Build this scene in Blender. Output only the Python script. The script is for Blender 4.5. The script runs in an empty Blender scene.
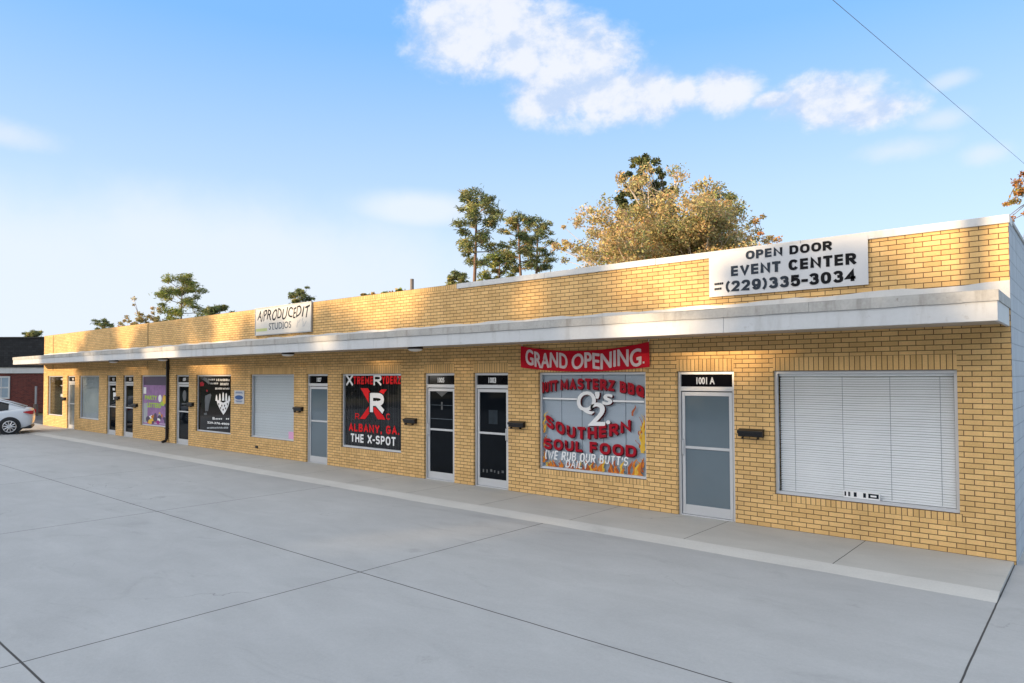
import bpy, bmesh, math, random
import numpy as np
from mathutils import Vector, Matrix
R = math.radians
sc = bpy.context.scene
col = sc.collection
random.seed(7)

# ------------------------------------------------------------------ camera
F_PX, YAW, PITCH, ROLL, YP = 687.25, 0.709569, 0.0287918, -0.0031037, 355.95
CAM = Vector((0.88466, -10.91597, 2.4))
FH = Vector((-math.sin(YAW), math.cos(YAW), 0)); RH = Vector((math.cos(YAW), math.sin(YAW), 0)); UP = Vector((0, 0, 1))
F2 = FH * math.cos(PITCH) + UP * math.sin(PITCH); U2 = UP * math.cos(PITCH) - FH * math.sin(PITCH)
R3 = RH * math.cos(ROLL) + U2 * math.sin(ROLL); U3 = U2 * math.cos(ROLL) - RH * math.sin(ROLL)
cd = bpy.data.cameras.new('camera'); cam = bpy.data.objects.new('camera', cd); col.objects.link(cam)
cd.sensor_width = 36; cd.lens = F_PX / 1024 * 36; cd.shift_y = (YP - 341.5) / 1024
cd.clip_start = 0.1; cd.clip_end = 3000
m = Matrix.Identity(4)
for i in range(3):
    m[i][0], m[i][1], m[i][2], m[i][3] = R3[i], U3[i], -F2[i], CAM[i]
cam.matrix_world = m
sc.camera = cam

def ray(px, py): return R3 * ((px - 512) / F_PX) - U3 * ((py - YP) / F_PX) + F2
def at(px, py, Y=0.0):
    d = ray(px, py); t = (Y - CAM.y) / d.y; return CAM + d * t
def fx(px, py, Y=0.0): return at(px, py, Y).x
def spot(px, depth, z=0.0):
    p = CAM + FH * depth + RH * ((px - 512) / F_PX * depth); return Vector((p.x, p.y, z))
def height(py, depth): return 2.4 + (376 - py) / F_PX * depth

SUN_EL, SUN_AZ = R(9.0), R(25)            # azimuth: towards -X from the facade normal
SUN = Vector((-math.sin(SUN_AZ) * math.cos(SUN_EL), -math.cos(SUN_AZ) * math.cos(SUN_EL), math.sin(SUN_EL)))

# ------------------------------------------------------------------ node helpers
class NT:
    def __init__(s, nt): s.nt = nt; s.n = nt.nodes; s.l = nt.links
    def node(s, t, **kw):
        n = s.n.new(t)
        for k, v in kw.items():
            if k in n.bl_rna.properties: setattr(n, k, v)
        return n
    def put(s, sock, v):
        if isinstance(v, bpy.types.NodeSocket): s.l.new(v, sock)
        elif v is not None: sock.default_value = v
    def math(s, op, a, b=None, c=None, clamp=False):
        n = s.n.new('ShaderNodeMath'); n.operation = op; n.use_clamp = clamp
        s.put(n.inputs[0], a)
        if b is not None: s.put(n.inputs[1], b)
        if c is not None: s.put(n.inputs[2], c)
        return n.outputs[0]
    def mix(s, f, a, b, mode='MIX'):
        n = s.n.new('ShaderNodeMix'); n.data_type = 'RGBA'; n.blend_type = mode
        s.put(n.inputs[0], f); s.put(n.inputs[6], a); s.put(n.inputs[7], b); return n.outputs[2]
    def smooth(s, x, a, b, o0=0.0, o1=1.0):
        n = s.n.new('ShaderNodeMapRange'); n.interpolation_type = 'SMOOTHSTEP'
        s.put(n.inputs[0], x); n.inputs[1].default_value = a; n.inputs[2].default_value = b
        n.inputs[3].default_value = o0; n.inputs[4].default_value = o1; return n.outputs[0]
    def noise(s, vec, scale, detail=4, rough=0.55, dist=0.0):
        n = s.n.new('ShaderNodeTexNoise'); s.put(n.inputs['Vector'], vec)
        n.inputs['Scale'].default_value = scale; n.inputs['Detail'].default_value = detail
        n.inputs['Roughness'].default_value = rough; n.inputs['Distortion'].default_value = dist
        return n.outputs[0]
    def obj(s): return s.n.new('ShaderNodeTexCoord').outputs['Object']
    def sep(s, v):
        n = s.n.new('ShaderNodeSeparateXYZ'); s.put(n.inputs[0], v); return n.outputs
    def comb(s, x=0.0, y=0.0, z=0.0):
        n = s.n.new('ShaderNodeCombineXYZ')
        for i, v in enumerate((x, y, z)): s.put(n.inputs[i], v)
        return n.outputs[0]
    def vscale(s, v, t):
        n = s.n.new('ShaderNodeVectorMath'); n.operation = 'MULTIPLY'; s.put(n.inputs[0], v); n.inputs[1].default_value = t; return n.outputs[0]
    def bump(s, h, strength, dist):
        n = s.n.new('ShaderNodeBump'); n.inputs['Strength'].default_value = strength; n.inputs['Distance'].default_value = dist
        s.put(n.inputs['Height'], h); return n.outputs[0]

def C4(c): return (c[0], c[1], c[2], 1.0)
def newmat(name):
    mt = bpy.data.materials.new(name); mt.use_nodes = True
    nt = NT(mt.node_tree); b = mt.node_tree.nodes['Principled BSDF']; return mt, nt, b
def plain(name, c, rough=0.6, metal=0.0, var=0.12, scale=6.0, bump=0.0, spec=0.5, fine=0.0, streak=0.0):
    mt, nt, b = newmat(name); o = nt.obj()
    n = nt.noise(o, scale, 5)
    k = nt.math('MULTIPLY_ADD', n, 2 * var, 1 - var)
    if fine:
        k = nt.math('MULTIPLY', k, nt.math('MULTIPLY_ADD', nt.noise(o, scale * 12, 3), 2 * fine, 1 - fine))
    v = nt.n.new('ShaderNodeVectorMath'); v.operation = 'SCALE'; v.inputs[0].default_value = c[:3]; nt.put(v.inputs['Scale'], k)
    cc = v.outputs[0]
    if streak:   # rain runs and grime
        sn = nt.smooth(nt.noise(nt.vscale(o, (5.0, 5.0, .9)), 1.0, 6, .65), .50, .70); sp = nt.smooth(nt.noise(o, 9, 4, .7), .62, .72)
        cc = nt.mix(nt.math('MULTIPLY', sn, streak), cc, C4((c[0] * .55, c[1] * .52, c[2] * .48)))
        cc = nt.mix(nt.math('MULTIPLY', sp, streak * .8), cc, C4((c[0] * .45, c[1] * .38, c[2] * .30)))
    nt.l.new(cc, b.inputs['Base Color'])
    b.inputs['Roughness'].default_value = rough; b.inputs['Metallic'].default_value = metal
    b.inputs['Specular IOR Level'].default_value = spec
    if bump: nt.l.new(nt.bump(nt.noise(o, scale * 6, 4), bump, 0.01), b.inputs['Normal'])
    return mt

BW, BH = 0.2155, 0.0719
def brick(name, c1, c2, mortar, w=BW, h=BH, off=0.5, swap=False, z0=0.0, x0=0.0, ms=0.0054, stain=0.22):
    mt, nt, b = newmat(name); o = nt.sep(nt.obj())
    hx = nt.math('ADD', nt.math('ADD', o[0], o[1]), -x0); vz = nt.math('ADD', o[2], -z0)
    vec = nt.comb(hx, vz, 0.0)
    t = nt.n.new('ShaderNodeTexBrick'); nt.put(t.inputs['Vector'], vec); t.offset = off
    t.inputs['Scale'].default_value = 1; t.inputs['Brick Width'].default_value = w; t.inputs['Row Height'].default_value = h
    t.inputs['Mortar Size'].default_value = ms; t.inputs['Mortar Smooth'].default_value = 0.15
    t.inputs['Color1'].default_value = C4(c1); t.inputs['Color2'].default_value = C4(c2); t.inputs['Mortar'].default_value = C4(mortar)
    big = nt.noise(vec, 0.9, 5, 0.6); fine = nt.noise(vec, 45, 3, 0.6)
    streak = nt.noise(nt.vscale(vec, (3.0, 0.35, 1)), 1.0, 4)
    k = nt.math('MULTIPLY_ADD', big, 2 * stain, 1 - stain)
    k = nt.math('MULTIPLY', k, nt.math('MULTIPLY_ADD', fine, 0.36, 0.82))
    k = nt.math('MULTIPLY', k, nt.math('MULTIPLY_ADD', streak, 0.44, 0.78))
    v = nt.n.new('ShaderNodeVectorMath'); v.operation = 'SCALE'; nt.put(v.inputs[0], t.outputs['Color']); nt.put(v.inputs['Scale'], k)
    nt.l.new(v.outputs[0], b.inputs['Base Color']); b.inputs['Roughness'].default_value = 0.8
    b.inputs['Specular IOR Level'].default_value = 0.3
    hgt = nt.math('MULTIPLY_ADD', t.outputs['Fac'], -1.0, nt.math('MULTIPLY', fine, 0.35))
    nt.l.new(nt.bump(hgt, 0.8, 0.008), b.inputs['Normal'])
    return mt

BC1, BC2, BMO = (0.75, 0.485, 0.205), (0.61, 0.38, 0.15), (0.15, 0.088, 0.042)
M = {}
M['brick'] = brick('buff_brick', BC1, BC2, BMO)
M['soldier_top'] = brick('buff_brick_soldier', BC1, BC2, BMO, w=BH, h=0.2155, off=0.0, z0=2.462)
M['soldier_sill'] = brick('buff_brick_sill', BC1, BC2, BMO, w=BH, h=0.11, off=0.0, z0=0.425)
M['soldier_cap'] = brick('buff_brick_cap', BC1, BC2, BMO, w=BH, h=0.11, off=0.0, z0=4.366)
M['red_brick'] = brick('red_brick', (0.16, 0.035, 0.028), (0.09, 0.022, 0.02), (0.12, 0.075, 0.065), w=0.2155, h=0.0719)
M['white_metal'] = plain('white_painted_metal', (0.57, 0.57, 0.565), 0.45, 0, 0.10, 2.5, 0.15, fine=0.06, streak=.28)
M['fascia'] = plain('white_fascia_board', (0.50, 0.515, 0.53), 0.5, 0, 0.10, 1.6, 0.1, fine=0.05, streak=.30)
M['gravel'] = plain('weathered_edge_metal', (0.38, 0.375, 0.36), 0.6, 0.1, 0.34, 2.2, 0.3, fine=0.2, streak=.7)
M['dim_ink'] = plain('dim_glass_print', (.12, .125, .13), .5, var=.4, scale=8, spec=.1)
M['seam'] = plain('seam_sealant', (.32, .21, .08), .8)
M['soffit'] = plain('soffit_board', (0.42, 0.36, 0.29), 0.7, 0, 0.15, 2, 0.1)
M['alu'] = plain('door_aluminium', (0.60, 0.61, 0.63), 0.38, 0.35, 0.06, 3)
M['alu_dark'] = plain('dark_gasket', (0.05, 0.05, 0.055), 0.5)
M['roof'] = plain('roof_membrane', (0.25, 0.25, 0.25), 0.9)
M['black'] = plain('black_enamel', (0.012, 0.012, 0.014), 0.35, 0.2)
M['vinyl_black'] = plain('black_vinyl', (0.008, 0.008, 0.010), 0.06, spec=.25)
M['white_ink'] = plain('white_vinyl', (0.80, 0.80, 0.80), 0.5, var=0.04, spec=.12)
M['red_ink'] = plain('red_vinyl', (0.60, 0.012, 0.018), 0.5, var=0.15, scale=3, spec=.12)
M['dark_red'] = plain('deep_red_vinyl', (0.36, 0.008, 0.020), 0.45, var=0.1, spec=.12)
M['maroon'] = plain('maroon_vinyl', (0.05, 0.006, 0.010), 0.5, spec=.12)
M['slate'] = plain('slate_vinyl', (0.10, 0.12, 0.14), 0.5, spec=.12)
M['orange'] = plain('orange_vinyl', (0.62, 0.20, 0.03), 0.5, var=0.3, scale=9, spec=.12)
M['yellow'] = plain('yellow_vinyl', (0.70, 0.44, 0.06), 0.5, var=0.3, scale=9, spec=.12)
M['flame_dark'] = plain('rust_vinyl', (0.40, 0.10, 0.035), 0.5, var=0.3, scale=9, spec=.12)
M['green_ink'] = plain('green_vinyl', (0.38, 0.56, 0.08), 0.5, var=0.08, spec=.12)
M['magenta'] = plain('magenta_vinyl', (0.34, 0.03, 0.20), 0.5, spec=.12)
M['grey_ink'] = plain('grey_vinyl', (0.38, 0.40, 0.42), 0.5, spec=.12)
M['pink'] = plain('pink_paper', (0.70, 0.36, 0.58), 0.6)
M['blue_ink'] = plain('blue_vinyl', (0.05, 0.11, 0.28), 0.5, spec=.12)
M['banner'] = plain('red_banner_cloth', (0.56, 0.006, 0.022), 0.55, 0, 0.10, 2, spec=.12)
M['banner_white'] = plain('banner_white_print', (0.76, 0.62, 0.62), 0.6, var=0.10, spec=.12)
M['sign_white'] = plain('white_sign_sheet', (0.55, 0.56, 0.58), 0.4, 0, 0.04, 1.5)
M['sign_board'] = plain('sign_board', (0.58, 0.56, 0.52), 0.45, 0, 0.05, 1.5)
M['ink'] = plain('black_sign_ink', (0.010, 0.014, 0.022), 0.5, spec=.12)
M['olive_ink'] = plain('olive_print', (0.45, 0.50, 0.20), 0.5)
M['blind'] = plain('white_blind_slat', (0.90, 0.895, 0.88), 0.5, 0, 0.05, 4)
M['frost'] = plain('frosted_film', (0.125, 0.165, 0.195), 0.06, 0, 0.14, 1.0, spec=.75)
M['frost_pale'] = plain('pale_shade_cloth', (0.56, 0.59, 0.60), 0.6, 0, 0.06, 1.0)
M['shade_blue'] = plain('grey_blue_panel', (0.40, 0.45, 0.50), 0.6, 0, 0.07, 1.0)
M['purple'] = plain('purple_print', (0.26, 0.13, 0.31), 0.5, 0, 0.5, 5)
M['interior'] = plain('interior_dark', (0.03, 0.03, 0.032), 0.8)
M['interior_grey'] = plain('interior_grey', (0.55, 0.54, 0.50), 0.8, var=0.3, scale=2)
M['lens'] = plain('white_lens', (0.80, 0.79, 0.76), 0.4, var=0.03)
M['bronze'] = plain('light_bronze_rim', (0.06, 0.05, 0.045), 0.45, 0.4)
M['block'] = brick('painted_block', (0.47, 0.50, 0.53), (0.44, 0.47, 0.50), (0.33, 0.36, 0.39), w=0.42, h=0.2155, ms=0.006, stain=0.08)
M['shingle'] = brick('charcoal_shingle', (0.030, 0.032, 0.036), (0.018, 0.019, 0.022), (0.010, 0.010, 0.011), w=0.3, h=0.15, ms=0.008)
M['car_paint'] = plain('white_car_paint', (0.78, 0.79, 0.80), 0.18, 0, 0.01, 1)
M['car_glass'] = plain('tinted_car_glass', (0.012, 0.014, 0.017), 0.06)
M['rubber'] = plain('tyre_rubber', (0.018, 0.018, 0.019), 0.8)
M['rim'] = plain('alloy_rim', (0.62, 0.62, 0.63), 0.3, 0.7)
M['tail'] = plain('tail_lamp_plastic', (0.50, 0.012, 0.015), 0.15)
M['trim'] = plain('black_plastic', (0.02, 0.02, 0.021), 0.55)
M['pole_wood'] = plain('pole_wood', (0.16, 0.11, 0.075), 0.9, 0, 0.3, 5)
M['galv'] = plain('galvanised_steel', (0.36, 0.37, 0.38), 0.5, 0.5)
M['win_pane_far'] = plain('pale_window_pane', (0.30, 0.37, 0.44), 0.12)

def glass_mat(name, tint, clear):
    mt, nt, b = newmat(name)
    b.inputs['Base Color'].default_value = C4(tint); b.inputs['Roughness'].default_value = 0.03
    tr = nt.n.new('ShaderNodeBsdfTransparent'); tr.inputs[0].default_value = (clear, clear * 1.01, clear * 1.02, 1)
    gl = nt.n.new('ShaderNodeBsdfGlossy'); gl.inputs['Roughness'].default_value = 0.02
    lw = nt.n.new('ShaderNodeLayerWeight'); fr = nt.math('MULTIPLY_ADD', nt.math('POWER', lw.outputs['Facing'], 5.0), .85, .024)
    g = nt.noise(nt.obj(), 0.7, 3)
    nt.l.new(nt.bump(g, 0.06, 0.03), gl.inputs['Normal'])
    mx = nt.n.new('ShaderNodeMixShader'); nt.l.new(fr, mx.inputs[0]); nt.l.new(tr.outputs[0], mx.inputs[1]); nt.l.new(gl.outputs[0], mx.inputs[2])
    nt.l.new(mx.outputs[0], nt.n['Material Output'].inputs[0]); nt.n.remove(b)
    return mt
M['glass'] = glass_mat('clear_pane_glass', (1, 1, 1), 0.97)
M['glass_dark'] = plain('dark_tinted_glass', (0.005, 0.007, 0.010), 0.03, var=0.4, scale=3, spec=.12)

# concrete: cracks / joints are real lines of filler in the slab
def concrete(name, c, xs=(), ys=(), xw=0.009, grain=1.0, kerb=None):
    mt, nt, b = newmat(name); o = nt.obj(); s = nt.sep(o)
    big = nt.noise(o, 0.22, 6, 0.6, 0.6); mid = nt.noise(nt.vscale(o, (0.8, 1.6, 1)), 1.1, 6, 0.62, 0.5); fine = nt.noise(o, 38, 4, 0.65); spk = nt.noise(o, 160, 2, 0.6)
    blot = nt.smooth(nt.noise(nt.vscale(o, (0.5, 1.2, 1)), 0.9, 7, 0.7, 1.2), 0.55, 0.72)
    k = nt.math('MULTIPLY_ADD', big, 0.24, 0.88)
    k = nt.math('MULTIPLY', k, nt.math('MULTIPLY_ADD', mid, 0.34, 0.83))
    k = nt.math('MULTIPLY', k, nt.math('MULTIPLY_ADD', fine, 0.20, 0.90))
    k = nt.math('MULTIPLY', k, nt.math('MULTIPLY_ADD', spk, 0.20, 0.90))
    k = nt.math('MULTIPLY', k, nt.math('MULTIPLY_ADD', blot, -0.11, 1.0))
    vo = nt.n.new('ShaderNodeTexVoronoi'); nt.put(vo.inputs['Vector'], o); vo.inputs['Scale'].default_value = .8
    spot_ = nt.math('MULTIPLY', nt.smooth(nt.math('ADD', vo.outputs['Distance'], nt.math('MULTIPLY', fine, .12)), .10, .20, 1, 0), nt.smooth(mid, .50, .62))
    k = nt.math('MULTIPLY', k, nt.math('MULTIPLY_ADD', spot_, -.20, 1.0))
    wv_ = nt.n.new('ShaderNodeVectorMath'); wv_.operation = 'ADD'; nt.put(wv_.inputs[0], o); nz_ = nt.n.new('ShaderNodeTexNoise'); nt.put(nz_.inputs['Vector'], o); nz_.inputs['Scale'].default_value = 1.3; nz_.inputs['Detail'].default_value = 5; nt.l.new(nz_.outputs['Color'], wv_.inputs[1])
    ce = nt.n.new('ShaderNodeTexVoronoi'); ce.feature = 'DISTANCE_TO_EDGE'; nt.put(ce.inputs['Vector'], wv_.outputs[0]); ce.inputs['Scale'].default_value = .16
    crk = nt.math('MULTIPLY', nt.smooth(ce.outputs['Distance'], .0004, .0014, 1, 0), nt.smooth(big, .50, .60))
    k = nt.math('MULTIPLY', k, nt.math('MULTIPLY_ADD', crk, -.32, 1.0))
    v = nt.n.new('ShaderNodeVectorMath'); v.operation = 'SCALE'; v.inputs[0].default_value = c; nt.put(v.inputs['Scale'], k)
    out = v.outputs[0]
    wob = nt.math('MULTIPLY_ADD', nt.noise(o, 1.7, 3), 0.012, -0.006)
    mask = None
    for axis, lines in ((0, xs), (1, ys)):
        for L in lines:
            w = xw
            if isinstance(L, tuple): L, w = L
            d = nt.math('ABSOLUTE', nt.math('ADD', nt.math('ADD', s[axis], wob), -L))
            mk = nt.smooth(d, w * 0.6, w * 1.25, 1.0, 0.0)
            mask = mk if mask is None else nt.math('MAXIMUM', mask, mk)
    if mask is not None:
        out = nt.mix(mask, out, (0.055, 0.052, 0.05, 1))
    nt.l.new(out, b.inputs['Base Color']); b.inputs['Roughness'].default_value = 0.82; b.inputs['Specular IOR Level'].default_value = 0.35
    h = nt.math('MULTIPLY_ADD', fine, 0.6, nt.math('MULTIPLY', spk, 0.4))
    nt.l.new(nt.bump(h, 0.35, 0.006), b.inputs['Normal'])
    return mt
LOTX = [-0.02] + [-6.19 - 6.0 * i for i in range(0, 7)] + [6.1, 12.2]
LOTY = [(-5.6, 0.009), (-9.14, 0.011), -12.7, -16.2]
M['lot'] = concrete('lot_concrete', (0.385, 0.388, 0.385), LOTX, LOTY, 0.009)
M['walk'] = concrete('walk_concrete', (0.45, 0.44, 0.41), [-1.766 - 2.06 * i for i in range(0, 19)], [], 0.006)
M['kerb'] = concrete('kerb_concrete', (0.53, 0.52, 0.49), [], [])
M['asphalt'] = plain('asphalt', (0.06, 0.062, 0.066), 0.9, 0, 0.2, 1.2, 0.3, fine=0.2)
M['earth'] = plain('dry_turf', (0.10, 0.11, 0.045), 0.95, 0, 0.3, 0.8, 0.3, fine=0.3)

# ------------------------------------------------------------------ mesh helpers
class MB:
    def __init__(s): s.v = []; s.f = []; s.mi = []
    def face(s, pts, mi=0):
        i = len(s.v); s.v += [tuple(p) for p in pts]; s.f.append(list(range(i, i + len(pts)))); s.mi.append(mi)
    def raw(s, verts, faces, mi=0):
        i = len(s.v); s.v += [tuple(p) for p in verts]
        for f in faces: s.f.append([a + i for a in f]); s.mi.append(mi)
    def box(s, x0, x1, y0, y1, z0, z1, mi=0):
        v = [(x0, y0, z0), (x1, y0, z0), (x1, y1, z0), (x0, y1, z0), (x0, y0, z1), (x1, y0, z1), (x1, y1, z1), (x0, y1, z1)]
        s.raw(v, [(0, 3, 2, 1), (4, 5, 6, 7), (0, 1, 5, 4), (1, 2, 6, 5), (2, 3, 7, 6), (3, 0, 4, 7)], mi)
    def tube(s, pts, rad, n=8, mi=0, cap=True):
        pts = [Vector(p) for p in pts]; rings = []
        if not isinstance(rad, (list, tuple)): rad = [rad] * len(pts)
        for i, p in enumerate(pts):
            d = (pts[min(i + 1, len(pts) - 1)] - pts[max(i - 1, 0)]).normalized()
            a = d.cross(Vector((0, 0, 1)) if abs(d.z) < 0.9 else Vector((1, 0, 0))).normalized(); b = d.cross(a)
            rings.append([p + (a * math.cos(2 * math.pi * k / n) + b * math.sin(2 * math.pi * k / n)) * rad[i] for k in range(n)])
        base = len(s.v)
        for r in rings: s.v += [tuple(q) for q in r]
        for i in range(len(pts) - 1):
            for k in range(n):
                a = base + i * n + k; b = base + i * n + (k + 1) % n
                s.f.append([a, a + n, b + n, b]); s.mi.append(mi)
        if cap:
            s.f.append([base + k for k in range(n)]); s.mi.append(mi)
            e = base + (len(pts) - 1) * n
            s.f.append([e + n - 1 - k for k in range(n)]); s.mi.append(mi)
    def build(s, name, mats, parent=None, bevel=0.0, smooth=False, loc=None, rot=None):
        me = bpy.data.meshes.new(name); me.from_pydata(s.v, [], s.f)
        if not isinstance(mats, (list, tuple)): mats = [mats]
        for q in mats: me.materials.append(M[q] if isinstance(q, str) else q)
        if len(mats) > 1: me.polygons.foreach_set('material_index', s.mi)
        if smooth: me.polygons.foreach_set('use_smooth', [True] * len(me.polygons))
        me.update()
        o = bpy.data.objects.new(name, me); col.objects.link(o)
        if parent: o.parent = parent
        if loc is not None: o.location = loc
        if rot is not None: o.rotation_euler = rot
        if bevel:
            b = o.modifiers.new('bevel', 'BEVEL'); b.width = bevel; b.segments = 2; b.limit_method = 'ANGLE'
        return o
def empty(name, loc=(0, 0, 0), rz=0.0):
    o = bpy.data.objects.new(name, None); col.objects.link(o); o.location = loc; o.rotation_euler = (0, 0, rz); o.empty_display_size = 0.2; return o
def tag(o, label=None, cat=None, group=None, kind=None):
    if label: o['label'] = label
    if cat: o['category'] = cat
    if group: o['group'] = group
    if kind: o['kind'] = kind
    return o
def fix(o):
    bm = bmesh.new(); bm.from_mesh(o.data); bmesh.ops.remove_doubles(bm, verts=bm.verts, dist=1e-5); bmesh.ops.recalc_face_normals(bm, faces=bm.faces); bm.to_mesh(o.data); bm.free(); return o

# text -> 2D polygons
_cache = {}
def text2d(s, weight=0.0, shear=0.0, space=1.0):
    key = (s, weight, shear, space)
    if key not in _cache:
        cu = bpy.data.curves.new('t', 'FONT'); cu.body = s; cu.offset = weight; cu.shear = shear; cu.space_character = space; cu.resolution_u = 4
        ob = bpy.data.objects.new('t', cu); col.objects.link(ob)
        dg = bpy.context.evaluated_depsgraph_get(); me = bpy.data.meshes.new_from_object(ob.evaluated_get(dg))
        v = [(a.co.x, a.co.y) for a in me.vertices]; f = [list(p.vertices) for p in me.polygons]
        bpy.data.objects.remove(ob); bpy.data.curves.remove(cu); bpy.data.meshes.remove(me)
        _cache[key] = (v, f)
    return _cache[key]
def lettering(mb, s, x0, x1, z0, z1, y, weight=0.02, shear=0.0, space=1.0, warp=None, mi=0, bold=None):
    """fit the text into the rectangle; warp(u, z) bends it (u runs 0..1 along it)"""
    v, f = text2d(s, weight, shear, space)
    ax = [p[0] for p in v]; az = [p[1] for p in v]; a0, a1, b0, b1 = min(ax), max(ax), min(az), max(az)
    if bold and not warp: x0 += bold[0]; x1 -= bold[0]; z0 += bold[1]; z1 -= bold[1]
    out = []
    for px, pz in v:
        u = (px - a0) / (a1 - a0); w = (pz - b0) / max(b1 - b0, 1e-6)
        x = x0 + u * (x1 - x0); z = z0 + w * (z1 - z0)
        if warp: x, z = warp(u, w, x, z)
        out.append((x, y, z))
    # heavier strokes: the letter repeated a hair in front of itself, shifted by the stroke gain
    mb.raw(out, f, mi)
    if bold:
        bx, bz = bold
        for k, (dx, dz) in enumerate(((1, 0), (-1, 0), (0, 1), (0, -1), (.72, .72), (-.72, .72), (.72, -.72), (-.72, -.72))):
            mb.raw([(p[0] + dx * bx, p[1] - .00012 * (k + 1), p[2] + dz * bz) for p in out], f, mi)
# heavy block letters, drawn as broad strokes
def _arc(cx, cy, rx, ry, a0, a1, n=10, p=2.5):
    out = []
    for k in range(n + 1):
        a = R(a0 + (a1 - a0) * k / n); c, q = math.cos(a), math.sin(a)
        out.append((cx + rx * math.copysign(abs(c) ** (2 / p), c), cy + ry * math.copysign(abs(q) ** (2 / p), q)))
    return out
GL = {
 'A': (.95, [[(0, 0), (.5, 1), (1, 0)], [(.22, .33), (.78, .33)]]), 'B': (.85, [[(0, 0), (0, 1)], [(0, 1)] + _arc(.55, .77, .38, .23, 90, -90, 8) + [(0, .54)], [(0, .54)] + _arc(.55, .27, .45, .27, 90, -90, 8) + [(0, 0)]]),
 'C': (.9, [_arc(.5, .5, .5, .5, 42, 318, 16)]), 'D': (.92, [[(0, 0), (0, 1)] + _arc(.45, .5, .55, .5, 90, -90, 12) + [(0, 0)]]), 'E': (.78, [[(1, 1), (0, 1), (0, 0), (1, 0)], [(0, .5), (.88, .5)]]),
 'F': (.75, [[(1, 1), (0, 1), (0, 0)], [(0, .5), (.85, .5)]]), 'G': (.95, [_arc(.5, .5, .5, .5, 45, 318, 16) + [(.95, .45), (.6, .45)]]), 'H': (.92, [[(0, 0), (0, 1)], [(1, 0), (1, 1)], [(0, .5), (1, .5)]]),
 'I': (.28, [[(.5, 0), (.5, 1)]]), 'K': (.92, [[(0, 0), (0, 1)], [(1, 1), (.1, .45)], [(.35, .58), (1, 0)]]), 'L': (.75, [[(0, 1), (0, 0), (1, 0)]]), 'M': (1.12, [[(0, 0), (0, 1), (.5, .25), (1, 1), (1, 0)]]), 'N': (.95, [[(0, 0), (0, 1), (1, 0), (1, 1)]]),
 'O': (.98, [_arc(.5, .5, .5, .5, 0, 360, 24)]), 'Q': (.98, [_arc(.5, .5, .5, .5, 0, 360, 24), [(.6, .3), (1, -.02)]]), 'P': (.82, [[(0, 0), (0, 1)], [(0, 1)] + _arc(.5, .72, .5, .28, 90, -90, 8) + [(0, .44)]]), 'R': (.88, [[(0, 0), (0, 1)], [(0, 1)] + _arc(.5, .73, .5, .27, 90, -90, 8) + [(0, .46)], [(.45, .46), (1, 0)]]),
 'S': (.85, [_arc(.5, .755, .5, .245, 25, 250, 10) + _arc(.5, .255, .5, .255, 75, -155, 10)]), 'T': (.85, [[(0, 1), (1, 1)], [(.5, 1), (.5, 0)]]), 'U': (.9, [[(0, 1), (0, .4)] + _arc(.5, .4, .5, .4, 180, 360, 12) + [(1, 1)]]), 'V': (.95, [[(0, 1), (.5, 0), (1, 1)]]),
 'W': (1.25, [[(0, 1), (.25, 0), (.5, .8), (.75, 0), (1, 1)]]), 'X': (.92, [[(0, 1), (1, 0)], [(0, 0), (1, 1)]]), 'Y': (.92, [[(0, 1), (.5, .45), (1, 1)], [(.5, .45), (.5, 0)]]), 'Z': (.85, [[(0, 1), (1, 1), (0, 0), (1, 0)]]),
 '0': (.85, [_arc(.5, .5, .5, .5, 0, 360, 24)]), '2': (.82, [_arc(.5, .72, .5, .28, 165, -35, 10) + [(0, 0), (1, 0)]]), '3': (.82, [_arc(.47, .76, .47, .24, 150, -85, 10), _arc(.5, .27, .5, .27, 85, -155, 10)]),
 '4': (.88, [[(.72, 0), (.72, 1), (0, .28), (1, .28)]]), '5': (.82, [[(.92, 1), (.1, 1), (.04, .56)] + _arc(.48, .33, .52, .33, 115, -155, 12)]), '9': (.84, [_arc(.5, .68, .5, .32, 0, 360, 18), _arc(.5, .5, .5, .5, 10, -140, 10)]),
 '(': (.42, [[(1, 1.06), (.45, .88), (.1, .62), (.1, .38), (.45, .12), (1, -.06)]]), ')': (.42, [[(0, 1.06), (.55, .88), (.9, .62), (.9, .38), (.55, .12), (0, -.06)]]), '-': (.45, [[(0, .42), (1, .42)]]), "'": (.2, [[(.5, .95), (.4, .72)]]), '.': (.22, [[(.5, 0), (.5, .05)]]), ',': (.24, [[(.6, .05), (.3, -.14)]]), ' ': (.42, []),
}
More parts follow.
